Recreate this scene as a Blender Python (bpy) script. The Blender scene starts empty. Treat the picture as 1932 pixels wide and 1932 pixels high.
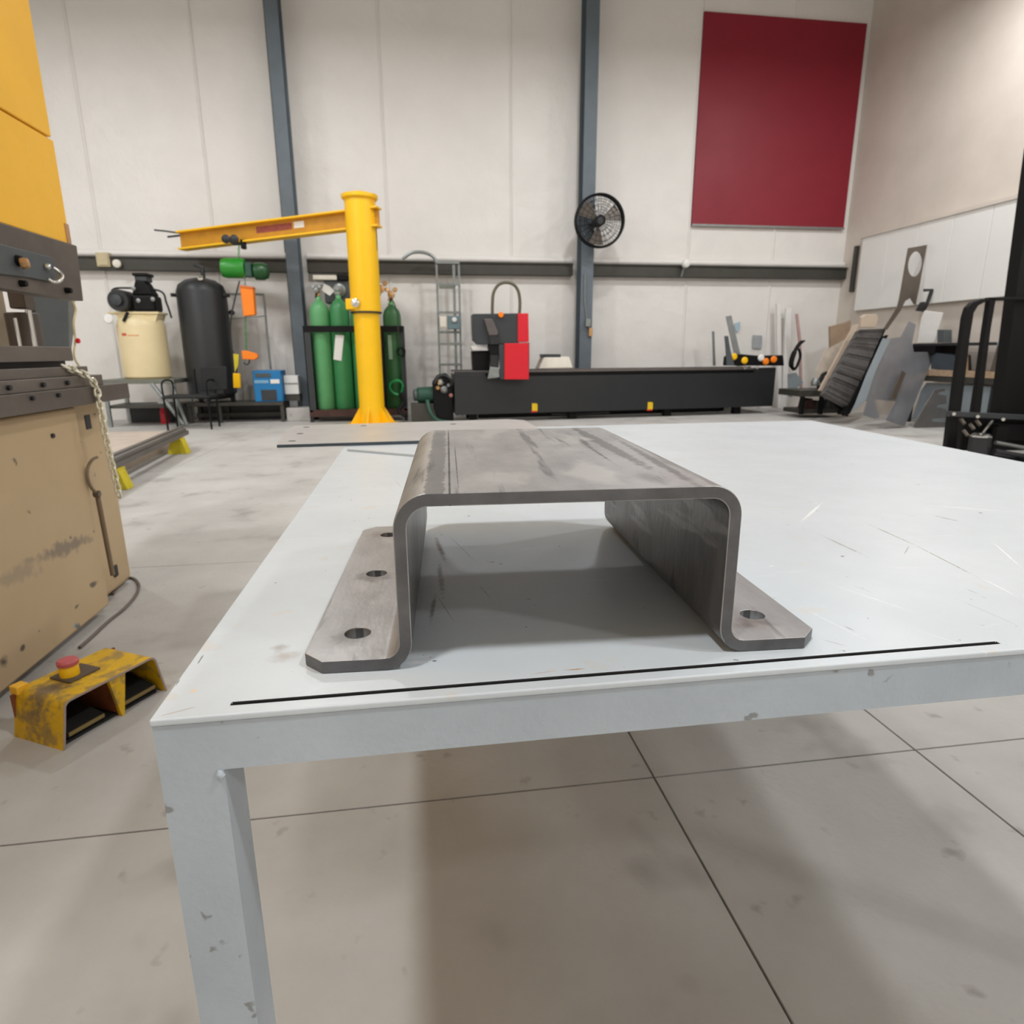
import bpy, bmesh, math, random
import numpy as np
from mathutils import Vector, Matrix
random.seed(7)
PI = math.pi
scene = bpy.context.scene
COL = scene.collection

# ------------------------------------------------------------------ camera
H = 1.0          # camera height above the floor
T = 0.746        # bench top height
F = 1185.43
MW = np.array([[0.98912, -0.14709, -0.00480], [0.04082, 0.24262, 0.96926], [0.14140, 0.95890, -0.24598]])
u_, s_, v_ = np.linalg.svd(MW); MW = u_ @ v_     # clean rotation: rows right, up, forward
cam_data = bpy.data.cameras.new('camera'); cam = bpy.data.objects.new('camera', cam_data); COL.objects.link(cam)
cam_data.sensor_width = 36; cam_data.lens = 36 * F / 1932
R3 = Matrix([[MW[0][i], MW[1][i], -MW[2][i]] for i in range(3)])
cam.matrix_world = Matrix.Translation((0, 0, H)) @ R3.to_4x4()
cam_data.clip_start = 0.02; cam_data.clip_end = 100
cam_data.dof.use_dof = True; cam_data.dof.focus_distance = 0.62; cam_data.dof.aperture_fstop = 11
scene.camera = cam

# ------------------------------------------------------------------ light and exposure
vs = scene.view_settings
vs.view_transform = 'Standard'; vs.look = 'None'; vs.gamma = 1; vs.use_curve_mapping = False; vs.exposure = -0.08
w = bpy.data.worlds.new('world'); scene.world = w; w.use_nodes = True
w.node_tree.nodes['Background'].inputs[0].default_value = (0.9, 0.95, 1, 1)
w.node_tree.nodes['Background'].inputs[1].default_value = 0.4
def lamp(x, y, z, watts, size=.6, col=(.975, .99, 1.0)):
    d = bpy.data.lights.new('bay_or_fill_lamp', 'AREA'); d.shape = 'DISK'; d.size = size; d.energy = watts; d.color = col
    o = bpy.data.objects.new('bay_or_fill_lamp', d); o.location = (x, y, z); COL.objects.link(o); return o
for lx in (-5.8, -1.6, 3.6):
    lamp(lx, -0.9, 6.6, 185 if lx < 0 else 165, .5)
for lx in (-5.2, -1.2, 2.6, 6.2):
    lamp(lx, 7.1, 5.6, 95, .4)
lamp(-5.4, 3.0, 5.6, 140, .5); lamp(6.0, 3.0, 5.6, 140, .5)  # added fill lamps at the sides to lift the lower walls
lamp(-6.2, -4.0, 5.6, 170, .5); lamp(6.8, -4.0, 5.6, 170, .5)  # added fill lamps behind the camera, brighten table front and near floor

# ------------------------------------------------------------------ pixel helpers (reference frame 1932 px)
C0 = np.array([0, 0, H], float)
def ray(x, y):
    return MW.T @ np.array([(x - 966) / F, -(y - 966) / F, 1.0])
def za(x, y, z=0.0):
    d = ray(x, y); t = (z - H) / d[2]; return Vector(C0 + d * t)
def ya(x, y, Y):
    d = ray(x, y); return Vector(C0 + d * (Y / d[1]))
def xa(x, y, X):
    d = ray(x, y); return Vector(C0 + d * (X / d[0]))
def pa(x, y, P, N):
    d = ray(x, y); N = np.array(N, float); t = ((np.array(P, float) - C0) @ N) / (d @ N); return Vector(C0 + d * t)

# ------------------------------------------------------------------ materials
def lin(c):
    return tuple((v / 12.92 if v <= .04045 else ((v + .055) / 1.055) ** 2.4) for v in [k / 255 for k in c]) + (1,)
MATS = {}
def mat(name, col, rough=.55, metal=0.0, var=.12, scale=6, bump=0.0, bscale=40, stretch=(1, 1, 1), col2=None, spec=.5, trans=0):
    if name in MATS: return MATS[name]
    m = bpy.data.materials.new(name); m.use_nodes = True; nt = m.node_tree; b = nt.nodes['Principled BSDF']
    tc = nt.nodes.new('ShaderNodeTexCoord'); mp = nt.nodes.new('ShaderNodeMapping'); mp.inputs['Scale'].default_value = stretch
    nt.links.new(tc.outputs['Object'], mp.inputs['Vector'])
    n = nt.nodes.new('ShaderNodeTexNoise'); n.inputs['Scale'].default_value = scale; n.inputs['Detail'].default_value = 6; n.inputs['Roughness'].default_value = .6
    nt.links.new(mp.outputs[0], n.inputs['Vector'])
    mr = nt.nodes.new('ShaderNodeMapRange'); mr.inputs[1].default_value = .3; mr.inputs[2].default_value = .7
    nt.links.new(n.outputs['Fac'], mr.inputs[0])
    mx = nt.nodes.new('ShaderNodeMix'); mx.data_type = 'RGBA'
    a = lin(col); c2 = lin(col2) if col2 else tuple(v * (1 - var * 2) for v in a[:3]) + (1,)
    mx.inputs[6].default_value = a; mx.inputs[7].default_value = c2
    nt.links.new(mr.outputs[0], mx.inputs[0]); nt.links.new(mx.outputs[2], b.inputs['Base Color'])
    b.inputs['Roughness'].default_value = rough; b.inputs['Metallic'].default_value = metal
    b.inputs['Specular IOR Level'].default_value = spec
    rr = nt.nodes.new('ShaderNodeMapRange'); rr.inputs[3].default_value = max(.02, rough - .08); rr.inputs[4].default_value = min(1, rough + .08)
    nt.links.new(n.outputs['Fac'], rr.inputs[0]); nt.links.new(rr.outputs[0], b.inputs['Roughness'])
    if bump:
        n2 = nt.nodes.new('ShaderNodeTexNoise'); n2.inputs['Scale'].default_value = bscale; n2.inputs['Detail'].default_value = 4
        nt.links.new(mp.outputs[0], n2.inputs['Vector'])
        bp = nt.nodes.new('ShaderNodeBump'); bp.inputs['Strength'].default_value = bump; bp.inputs['Distance'].default_value = .01
        nt.links.new(n2.outputs['Fac'], bp.inputs['Height']); nt.links.new(bp.outputs[0], b.inputs['Normal'])
    m['mix'] = mx.name; MATS[name] = m
    return m
def overlay(m, fac_socket, col):
    """mix a colour over whatever feeds Base Color"""
    nt = m.node_tree; b = nt.nodes['Principled BSDF']; src = b.inputs['Base Color'].links[0].from_socket
    mx = nt.nodes.new('ShaderNodeMix'); mx.data_type = 'RGBA'
    nt.links.new(fac_socket, mx.inputs[0]); nt.links.new(src, mx.inputs[6]); mx.inputs[7].default_value = lin(col)
    nt.links.new(mx.outputs[2], b.inputs['Base Color']); return mx
def marks(m, items, noise_scale=120, noise_amt=.35):
    """items: (x, y, z-or-None, angle, half_len, half_wid, colour, strength, softness) ellipse marks in object space; same colour grouped"""
    nt = m.node_tree
    tc = nt.nodes.new('ShaderNodeTexCoord')
    nz = nt.nodes.new('ShaderNodeTexNoise'); nz.inputs['Scale'].default_value = noise_scale; nz.inputs['Detail'].default_value = 4
    nt.links.new(tc.outputs['Object'], nz.inputs['Vector'])
    na = nt.nodes.new('ShaderNodeMath'); na.operation = 'MULTIPLY_ADD'; na.inputs[1].default_value = noise_amt * 4; na.inputs[2].default_value = -noise_amt * 2
    nt.links.new(nz.outputs['Fac'], na.inputs[0])
    groups = {}
    for it in items: groups.setdefault(it[5], []).append(it)
    for colr, its in groups.items():
        acc = None
        for (x, y, ang, hl, hw, _c, st, soft) in its:
            mp = nt.nodes.new('ShaderNodeMapping'); mp.vector_type = 'TEXTURE'
            mp.inputs['Location'].default_value = (x, y, 0); mp.inputs['Rotation'].default_value = (0, 0, ang); mp.inputs['Scale'].default_value = (hl, hw, 1e4)
            nt.links.new(tc.outputs['Object'], mp.inputs['Vector'])
            ln = nt.nodes.new('ShaderNodeVectorMath'); ln.operation = 'LENGTH'; nt.links.new(mp.outputs[0], ln.inputs[0])
            ad = nt.nodes.new('ShaderNodeMath'); nt.links.new(ln.outputs['Value'], ad.inputs[0]); nt.links.new(na.outputs[0], ad.inputs[1])
            mr = nt.nodes.new('ShaderNodeMapRange'); mr.inputs[1].default_value = 1 - soft; mr.inputs[2].default_value = 1 + soft * .2; mr.inputs[3].default_value = st; mr.inputs[4].default_value = 0
            mr.interpolation_type = 'SMOOTHSTEP'
            nt.links.new(ad.outputs[0], mr.inputs[0])
            if acc is None: acc = mr.outputs[0]
            else:
                mm = nt.nodes.new('ShaderNodeMath'); mm.operation = 'MAXIMUM'; nt.links.new(acc, mm.inputs[0]); nt.links.new(mr.outputs[0], mm.inputs[1]); acc = mm.outputs[0]
        overlay(m, acc, colr)
def speckle(m, scale, thr, col, strength=1, width=.03, stretch=(1, 1, 1), detail=3):
    nt = m.node_tree; tc = nt.nodes.new('ShaderNodeTexCoord'); mp = nt.nodes.new('ShaderNodeMapping'); mp.inputs['Scale'].default_value = stretch
    nt.links.new(tc.outputs['Object'], mp.inputs[0])
    n = nt.nodes.new('ShaderNodeTexNoise'); n.inputs['Scale'].default_value = scale; n.inputs['Detail'].default_value = detail
    nt.links.new(mp.outputs[0], n.inputs['Vector'])
    mr = nt.nodes.new('ShaderNodeMapRange'); mr.inputs[1].default_value = thr; mr.inputs[2].default_value = thr + width; mr.inputs[3].default_value = 0; mr.inputs[4].default_value = strength
    nt.links.new(n.outputs['Fac'], mr.inputs[0]); overlay(m, mr.outputs[0], col)

# ------------------------------------------------------------------ mesh builder
class MB:
    def __init__(s): s.bm = bmesh.new()
    def box(s, x0, x1, y0, y1, z0, z1, R=None):
        vs_ = [s.bm.verts.new(v) for v in [(x0, y0, z0), (x1, y0, z0), (x1, y1, z0), (x0, y1, z0), (x0, y0, z1), (x1, y0, z1), (x1, y1, z1), (x0, y1, z1)]]
        if R:
            for v in vs_: v.co = R @ v.co
        for f in ((0, 3, 2, 1), (4, 5, 6, 7), (0, 1, 5, 4), (1, 2, 6, 5), (2, 3, 7, 6), (3, 0, 4, 7)): s.bm.faces.new([vs_[i] for i in f])
        return s
    def prism(s, pts, off):
        """extrude 3D polygon pts by vector off"""
        off = Vector(off); a = [s.bm.verts.new(p) for p in pts]; b = [s.bm.verts.new(Vector(p) + off) for p in pts]
        n = len(a); fs = [s.bm.faces.new(a), s.bm.faces.new(list(reversed(b)))]
        for i in range(n): fs.append(s.bm.faces.new([a[i], b[i], b[(i + 1) % n], a[(i + 1) % n]]))
        bmesh.ops.recalc_face_normals(s.bm, faces=fs)
        return s
    def tube(s, pts, r, n=10, cap=True, closed=False):
        pts = [Vector(p) for p in pts]; rings = []
        N = len(pts); up = None
        for i, p in enumerate(pts):
            a = pts[(i - 1) % N] if (i > 0 or closed) else p; c = pts[(i + 1) % N] if (i < N - 1 or closed) else p
            t = (c - a).normalized()
            if up is None:
                up = Vector((0, 0, 1)) if abs(t.z) < .9 else Vector((1, 0, 0))
            u = t.cross(up)
            if u.length < 1e-5: u = t.cross(Vector((.3, 1, .2)))
            u.normalize(); v = u.cross(t).normalized(); up = v
            rr = r[i] if isinstance(r, (list, tuple)) else r
            rings.append([s.bm.verts.new(p + (u * math.cos(2 * PI * k / n) + v * math.sin(2 * PI * k / n)) * rr) for k in range(n)])
        fs = []
        for i in range(N if closed else N - 1):
            A = rings[i]; B = rings[(i + 1) % N]
            for k in range(n): fs.append(s.bm.faces.new([A[k], A[(k + 1) % n], B[(k + 1) % n], B[k]]))
        if cap and not closed:
            fs.append(s.bm.faces.new(list(reversed(rings[0])))); fs.append(s.bm.faces.new(rings[-1]))
        bmesh.ops.recalc_face_normals(s.bm, faces=fs)
        return s
    def cyl(s, p0, p1, r, n=20, r2=None):
        return s.tube([p0, p1], [r, r if r2 is None else r2], n)
    def lathe(s, base, prof, n=24, axis=(0, 0, 1)):
        ax = Vector(axis).normalized(); pts = [Vector(base) + ax * z for r, z in prof]
        # lathe with fixed frame
        u = ax.orthogonal().normalized(); v = ax.cross(u); rings = []; fs = []
        for (r, z), p in zip(prof, pts):
            rings.append([s.bm.verts.new(p + (u * math.cos(2 * PI * k / n) + v * math.sin(2 * PI * k / n)) * max(r, 1e-4)) for k in range(n)])
        for A, B in zip(rings, rings[1:]):
            for k in range(n): fs.append(s.bm.faces.new([A[k], A[(k + 1) % n], B[(k + 1) % n], B[k]]))
        fs.append(s.bm.faces.new(list(reversed(rings[0])))); fs.append(s.bm.faces.new(rings[-1]))
        bmesh.ops.recalc_face_normals(s.bm, faces=fs)
        return s
    def build(s, name, m, parent=None, bevel=0, segs=2, local=False, smooth=True, angle=40, kind=None, label=None):
        me = bpy.data.meshes.new(name); s.bm.normal_update(); s.bm.to_mesh(me); s.bm.free()
        if smooth:
            me.polygons.foreach_set('use_smooth', [True] * len(me.polygons)); me.set_sharp_from_angle(angle=math.radians(angle))
        me.materials.append(m)
        o = bpy.data.objects.new(name, me); COL.objects.link(o)
        if parent:
            if not local: me.transform(world_of(parent).inverted())
            o.parent = parent
        if bevel:
            bv = o.modifiers.new('bevel', 'BEVEL'); bv.width = bevel; bv.segments = segs; bv.limit_method = 'ANGLE'; bv.angle_limit = math.radians(35)
            if smooth: wn = o.modifiers.new('weighted', 'WEIGHTED_NORMAL'); wn.keep_sharp = False; wn.weight = 100
        if kind: o['kind'] = kind
        if label: o['label'] = label
        return o
def world_of(o):
    m = o.matrix_basis.copy()
    while o.parent: o = o.parent; m = o.matrix_basis @ m
    return m
def thing(name, label, cat, loc=(0, 0, 0), rz=0, group=None):
    o = bpy.data.objects.new(name, None); COL.objects.link(o); o.empty_display_size = .1
    o.location = loc; o.rotation_euler = (0, 0, rz); o['label'] = label; o['category'] = cat
    if group: o['group'] = group
    return o
def tag(o, label, cat, group=None):
    o['label'] = label; o['category'] = cat
    if group: o['group'] = group
    return o
def struct(o): o['kind'] = 'structure'; return o
def center(o):
    """move a single-mesh thing's origin to its base centre"""
    me = o.data; xs = [v.co for v in me.vertices]
    c = Vector(((min(p.x for p in xs) + max(p.x for p in xs)) / 2, (min(p.y for p in xs) + max(p.y for p in xs)) / 2, min(p.z for p in xs)))
    me.transform(Matrix.Translation(-c)); o.location = c; return o
def rrect(cx, cz, w_, h_, r, n=5):
    out = []
    for (sx, sz, a0) in ((1, 1, 0), (-1, 1, PI / 2), (-1, -1, PI), (1, -1, 1.5 * PI)):
        for k in range(n + 1):
            a = a0 + PI / 2 * k / n; out.append((cx + sx * (w_ / 2 - r) + r * math.cos(a), cz + sz * (h_ / 2 - r) + r * math.sin(a)))
    return out
def pbox(mb, x0, y0, x1, y1, Y, d):
    """box whose front face covers a pixel rectangle on the plane at depth Y, going d back"""
    a = ya(x0, (y0 + y1) / 2, Y); b = ya(x1, (y0 + y1) / 2, Y); t = ya((x0 + x1) / 2, y0, Y); q = ya((x0 + x1) / 2, y1, Y)
    mb.box(a.x, b.x, Y, Y + d, q.z, t.z); return (a.x, b.x, q.z, t.z)

# ------------------------------------------------------------------ material set
m_wall = mat('white_vinyl_insulation', (231, 227, 222), .45, 0, .03, 1.2, .6, 2.2)
for _n in m_wall.node_tree.nodes:
    if _n.type == 'BUMP': _n.inputs['Distance'].default_value = .05
m_wall2 = mat('beige_wall_liner', (214, 204, 193), .6, 0, .06, 1.5, .1, 4)
m_sheet = mat('white_ribbed_sheet', (232, 231, 227), .4, 0, .02, 2)
m_floor = mat('concrete', (198, 195, 190), .60, 0, .09, 1.6, .12, 60, col2=(174, 170, 165))
speckle(m_floor, 3.2, .60, (128, 122, 116), .5, .14)
speckle(m_floor, 11, .66, (120, 110, 100), .45, .08)
m_joint = mat('joint_sealer', (70, 66, 62), .9)
m_ceil = mat('grey_ceiling', (196, 196, 194), .8)
m_dim = mat('grey_wall_paint', (130, 128, 124), .8)
m_girt = mat('dark_girt_steel', (72, 70, 64), .5, .3, .1, 4)
m_col = mat('bluish_grey_primer', (100, 110, 118), .5, .1, .08, 5)
m_yel = mat('yellow_enamel', (255, 198, 8), .38, 0, .04, 3)
m_yel2 = mat('golden_enamel', (255, 194, 52), .42, 0, .05, 3)
m_red = mat('red_enamel', (214, 20, 40), .4, 0, .03, 4)
m_banner = mat('dark_red_sign_paint', (136, 16, 38), .5, 0, .05, 2)
m_blk = mat('black_paint', (34, 36, 38), .45, 0, .1, 5)
m_blk2 = mat('deep_black', (9, 9, 10), .55, 0, .1, 5, spec=.25)
m_char = mat('charcoal_paint', (52, 56, 58), .45, 0, .06, 3)
m_green = mat('cylinder_green', (62, 140, 84), .38, 0, .08, 4)
m_green2 = mat('hoist_green', (40, 140, 40), .35, 0, .08, 10)
m_dgreen = mat('motor_green', (30, 74, 58), .4, 0, .08, 10)
m_org = mat('orange_plastic', (255, 135, 15), .45, 0, .04, 8)
m_blue = mat('blue_enamel', (20, 120, 180), .4, 0, .06, 8)
m_cream = mat('cream_enamel', (226, 208, 164), .4, 0, .04, 4)
m_tan = mat('tan_machine_paint', (190, 165, 128), .45, 0, .07, 1.5)
speckle(m_tan, 14, .70, (95, 85, 72), .8, .03)
m_steelbr = mat('oily_machined_steel', (132, 124, 116), .42, .55, .2, 7, .1, 50, stretch=(1, .25, 1))
m_ram = mat('dark_machined_steel', (112, 104, 96), .5, .45, .15, 5)
m_slate = mat('slate_paint', (78, 84, 86), .5, 0, .06, 6)
m_chrome = mat('chrome', (225, 225, 222), .15, 1, .05, 20)
m_brass = mat('brass', (214, 170, 120), .3, .7, .1, 20)
m_bead = mat('pale_brass_chain', (244, 238, 214), .3, .45, .1, 30)
m_alu = mat('galvanised', (150, 154, 152), .4, .6, .12, 10)
m_white = mat('white_label', (232, 230, 226), .6, 0, .03, 10)
m_paper = mat('off_white_box', (232, 226, 212), .7, 0, .05, 10)
m_timber = mat('pale_timber', (176, 150, 122), .7, 0, .15, 5, stretch=(1, 6, 6))
m_ply = mat('tan_board', (200, 180, 160), .7, 0, .08, 3)
m_bsheet = mat('blue_grey_steel_sheet', (156, 156, 160), .35, .5, .1, 3)
m_pale_sheet = mat('pale_blue_film_sheet', (160, 170, 176), .35, .3, .08, 3)
m_brsheet = mat('brown_steel_plate', (112, 102, 92), .45, .5, .12, 4)
m_dsheet = mat('dark_rough_steel', (88, 84, 82), .5, .3, .2, 12)
m_rust = mat('rusty_rack_steel', (86, 58, 50), .7, .2, .2, 8)
m_rub = mat('black_rubber', (28, 28, 28), .7)

# workbench paint ------------------------------------------------------------
m_tab = mat('light_grey_bench_paint', (206, 213, 218), .38, 0, .035, 5, .03, 90, col2=(195, 202, 207))
# steel bracket --------------------------------------------------------------
m_mill = mat('mill_finish_steel', (176, 174, 173), .40, .6, .12, 14, .04, 160, stretch=(1.4, .6, 1), col2=(146, 143, 142))
m_cut = m_mill
m_plate2 = mat('thin_mill_plate', (206, 203, 201), .34, .45, .08, 6)

# ================================================================== SETTING
WY = 10.8; WX = 7.45; CZ = 7.2
floor = struct(MB().box(-8.2, 9.2, -8.2, 13, -.12, -.010).build('floor', m_joint))
xs = [-8.2, -3.1, -1.95, .53, 1.235, 4.4, 9.2]; ys = [-8.2, -3.1, 1.255, 3.12, 7.4, 11.2]
g = .0022
xs = [-8.2, -2.2, .53, 1.235, 4.6, 9.2]
for i in range(len(xs) - 1):
    for j in range(len(ys) - 1):
        MB().box(xs[i] + g, xs[i + 1] - g, ys[j] + g, ys[j + 1] - g, -.02, 0).build('concrete_slab', m_floor, floor, bevel=.0012, segs=1)
wall_back = struct(MB().box(-8.2, 9.2, WY, WY + .15, 0, CZ).build('wall_back', m_wall))
for sx in (-4.56, -2.95, -.35, 1.6, 4.62, 6.15):
    MB().tube([(sx, WY, .02), (sx, WY, CZ)], .022, 6).build('seam_strip', m_wall, wall_back)
wall_left = struct(MB().box(-8.2, -8.05, -8.2, WY, 0, CZ).build('wall_left', m_wall))
wall_front = struct(MB().box(-8.05, 9.2, -8.2, -8.05, 0, CZ).build('wall_front', m_wall))
wall_right = struct(MB().box(WX + .05, WX + .2, -8.05, WY, 0, CZ).build('wall_right', m_wall2))
ceiling = struct(MB().box(-8.2, 9.2, -8.2, WY + .15, CZ, CZ + .1).build('ceiling', m_ceil))
# white ribbed liner sheets on the upper right wall: one sheet each
pt = [(10.25, 2.81, 1.63)]
yedge = 10.25; k = 0
while yedge > 3.5:
    w_ = .62
    MB().box(WX - .03, WX + .05, yedge - w_ + .006, yedge, 1.66, 2.81).build('liner_sheet', m_sheet, wall_right, bevel=.008)
    yedge -= w_; k += 1
MB().box(WX - .05, WX + .05, 3.5, 10.3, 2.81, 2.86).build('liner_trim', m_wall2, wall_right)
# girts
gz0, gz1 = 2.215, 2.385
for n_, (a, b) in enumerate(((-8.05, -1.9), (-1.6, 2.6), (2.92, WX + .04))):
    o = struct(MB().box(a, b, WY - .14, WY, gz0, gz1).build('trim_%d' % (n_ + 1), m_girt, bevel=.006))
    MB().box(a, b, WY - .17, WY - .15 + .01, gz1 - .0, gz1 + .015).build('girt_lip', m_girt, o)
for n_, (a, b) in enumerate(((-8.05, -1.9), (-1.6, 2.6), (2.92, WX + .04))):
    o = struct(MB().tube([(a, WY - .03, gz1 + .07), (b, WY - .03, gz1 + .07)], .055, 10).build('trim_%d' % (n_ + 4), m_wall))

def column(px, label):
    X, wd = px
    t = thing('steel_column', label, 'column', (X, 10.5, 0))
    f = MB(); f.box(X - wd / 2, X + wd / 2, 10.36, 10.375, 0.0, CZ - .02).build('front_flange', m_col, t)
    MB().box(X - wd / 2, X + wd / 2, 10.65, 10.665, 0, CZ - .02).build('rear_flange', m_col, t)
    MB().box(X - .006, X + .006, 10.375, 10.65, 0, CZ - .02).build('web', m_col, t)
    return t
c1 = column((-1.76, .18), 'bluish grey steel column left of the yellow crane mast')
c2 = column((2.76, .2), 'bluish grey steel column behind the black cutting table, fan on it')
tag(center(MB().box(-1.98, -1.6, 10.02, 10.34, 0, .2).build('concrete_footing', m_floor, bevel=.01)), 'low concrete footing block at the foot of the left steel column', 'footing')
struct(MB().box(-1.93, -1.885, WY - .05, WY, .02, CZ).build('trim_7', m_girt))
for nm, zz, s in (('switch_box', 1.62, .05), ('switch_box', 1.35, .04)):
    pass
t = thing('switch_box', 'small grey switch with cable clipped to the middle steel column', 'switch', (2.79, 10.34, 1.4))
MB().box(2.74, 2.82, 10.29, 10.36, 1.40, 1.52).build('box', m_alu, t, bevel=.006)
MB().box(2.80, 2.86, 10.31, 10.36, 1.25, 1.38).build('lower_box', m_brass, t, bevel=.006)
MB().tube([(2.72, 10.345, 2.2), (2.725, 10.345, 1.8), (2.77, 10.345, 1.52)], .012, 8).build('conduit', m_alu, t)

struct(MB().box(7.43, 7.498, 10.40, 10.46, 1.98, 2.72).build('trim_8', m_girt, bevel=.006))
# red sign high on the back wall
t = thing('wall_sign', 'plain dark red sign panel high on the back wall', 'sign', (6.4, WY - .05, 3.06))
a = ya(1305, 426, WY - .05); b = ya(1665, 434, WY - .05)
MB().box(a.x, 7.4, WY - .05, WY, 3.04, 6.1).build('panel', m_banner, t, bevel=.004)
MB().box(a.x, 7.4, WY - .07, WY - .05, 3.03, 3.06).build('bottom_rail', m_alu, t)

# pedestal fan
fc = ya(1131, 417, 10.15)
t = thing('wall_fan', 'round black wire-guard fan mounted on the middle steel column', 'fan', fc)
Rf = .375
guard = MB()
for rr in (Rf, Rf * .8, Rf * .6, Rf * .4, Rf * .2):
    for dy in (-.07, .07):
        guard.tube([fc + Vector((rr * math.cos(a), dy * (1.0 if rr < Rf else .9), rr * math.sin(a))) for a in [2 * PI * k / 40 for k in range(40)]], .004 if rr < Rf else .011, 6, closed=True)
for k in range(24):
    a = 2 * PI * k / 24
    for dy in (-.07, .07): guard.tube([fc + Vector((.05 * math.cos(a), dy, .05 * math.sin(a))), fc + Vector((Rf * math.cos(a), dy * .9, Rf * math.sin(a)))], .0035, 5)
guard.build('wire_guard', m_blk2, t)
MB().tube([fc + Vector((Rf * math.cos(a), 0, Rf * math.sin(a))) for a in [2 * PI * k / 40 for k in range(40)]], .02, 8, closed=True).build('rim', m_blk2, t)
MB().cyl(fc + Vector((0, -.06, 0)), fc + Vector((0, .14, 0)), .08).build('motor', m_blk, t, bevel=.01)
for k in range(3):
    a = 2 * PI * k / 3 + .4; b_ = MB(); pts = []
    for q in range(7):
        th = a + (q - 3) * .13; pts.append(fc + Vector((.34 * math.cos(th), -.02 + q * .012, .34 * math.sin(th))))
    pts2 = [fc + Vector((.07 * math.cos(a + .25), .03, .07 * math.sin(a + .25))), fc + Vector((.07 * math.cos(a - .25), -.01, .07 * math.sin(a - .25)))]
    b_.prism(pts + pts2, (0, .005, 0)).build('blade', mat('fan_blade_grey', (120, 112, 104), .4, .3), t)
MB().tube([fc + Vector((0, .14, 0)), fc + Vector((-.02, .2, -.02)), Vector((2.78, 10.36, fc.z - .02))], .02, 8).build('bracket_arm', m_blk, t)

# small tan junction box and knob on left wall section
t = thing('junction_box', 'small tan electrical box on the wall left of the compressor', 'box', ya(193, 503, 10.6))
mb = MB(); pbox(mb, 181, 476, 206, 503, 10.62, .16); mb.build('box_body', mat('tan_box', (205, 190, 155), .6), t, bevel=.008)
mb = MB(); pbox(mb, 184, 479, 203, 500, 10.605, .015); mb.build('box_lid', mat('tan_box', (205, 190, 155), .6), t, bevel=.004)
p = ya(223, 498, 10.645)
tag(center(MB().lathe(p, [(.05, 0), (.06, .03), (.055, .06), (.03, .07)], 16, (0, -1, 0)).build('round_sensor', m_paper)), 'round white sensor on the dark girt beside the tan box', 'sensor')
for k, (x_, y_) in enumerate(((1292, 498),)):
    p = ya(x_, y_, 10.6)
    t = thing('camera_dome', 'small white device on the girt right of the middle column', 'sensor', p)
    MB().lathe(p + Vector((0, .0, .0)), [(.05, 0), (.07, .03), (.06, .08), (.03, .1)], 16, (0, -1, 0)).build('dome', m_white, t)
    MB().tube([p, p + Vector((-.03, .05, -.2))], .018, 8).build('stem', m_alu, t)

# ================================================================== WORKBENCH (main table)
FL = Vector((-.200, .433)); BL = Vector((-.212, 2.185)); BR = Vector((1.470, 2.199)); FR = Vector((1.331, .433))
tb = thing('welding_table', 'large light grey painted steel table in the foreground', 'table', (.6, 1.3, 0))
OFF = Vector((.6, 1.3, 0))
# top sheet with a long slot near the front edge
mb = MB(); bm = mb.bm
sx0, sx1, sy0, sy1 = -.147, .5056, .4462, .4496
def q2(x, y, z=T): return bm.verts.new((x, y, z))
lx = lambda y: FL.x + (BL.x - FL.x) * (y - FL.y) / (BL.y - FL.y)
rx = lambda y: FR.x + (BR.x - FR.x) * (y - FR.y) / (BR.y - FR.y)
Yr = [FL.y, sy0, sy1, None]
rows = []
for y in (FL.y, sy0, sy1):
    rows.append([q2(lx(y), y), q2(sx0, y + (0 if y == FL.y else 0)), q2(sx1, y), q2(rx(y), y)])
rows.append([q2(BL.x, BL.y), q2(sx0, BL.y), q2(sx1, BL.y), q2(BR.x, BR.y)])
for i in range(3):
    for j in range(3):
        if i == 1 and j == 1: continue
        bm.faces.new([rows[i][j], rows[i][j + 1], rows[i + 1][j + 1], rows[i + 1][j]])
r = bmesh.ops.extrude_face_region(bm, geom=bm.faces[:])
bmesh.ops.translate(bm, vec=(0, 0, -.006), verts=[e for e in r['geom'] if isinstance(e, bmesh.types.BMVert)])
bmesh.ops.recalc_face_normals(bm, faces=bm.faces[:])
top = mb.build('tabletop', m_tab, tb, bevel=.0022, segs=3)
top.data.materials.append(mat('slot_grime_shade', (30, 29, 29), .9))  # dark colour carries the gap's shade along with black residue
for p in top.data.polygons:
    c = p.center + Vector((.6, 1.3, 0))
    if abs(p.normal.z) < .5 and sx0 - .001 < c.x < sx1 + .001 and sy0 - .001 < c.y < sy1 + .001: p.material_index = 1
m_tab2 = mat('light_grey_bench_frame_paint', (184, 193, 201), .38, 0, .06, 5, .05, 140, col2=(166, 175, 183))
speckle(m_tab2, 34, .69, (110, 108, 104), .7, .03)
def rail(mbx, A, B, w_, h_, z1):
    A = Vector((A[0], A[1], 0)); B = Vector((B[0], B[1], 0)); d = (B - A).normalized(); n = Vector((-d.y, d.x, 0)) * w_
    p = [A, B, B + n, A + n]; mbx.prism([Vector((v.x, v.y, z1 - h_)) for v in p], (0, 0, h_))
Z1 = T - .0062; TH = .040
mb = MB(); fa, fb = (FL.x + .0457, FL.y + .0012), (FR.x - .0462, FR.y + .0012)
rail(mb, fa, fb, .0122, TH, Z1); mb.build('front_rail', m_tab2, tb)
mb = MB(); rail(mb, (fa[0], fa[1] + .0125), (fb[0], fb[1] + .0125), .032, .004, Z1 - TH + .004); rail(mb, (fa[0], fa[1] + .041), (fb[0], fb[1] + .041), .004, TH - .004, Z1)
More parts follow.
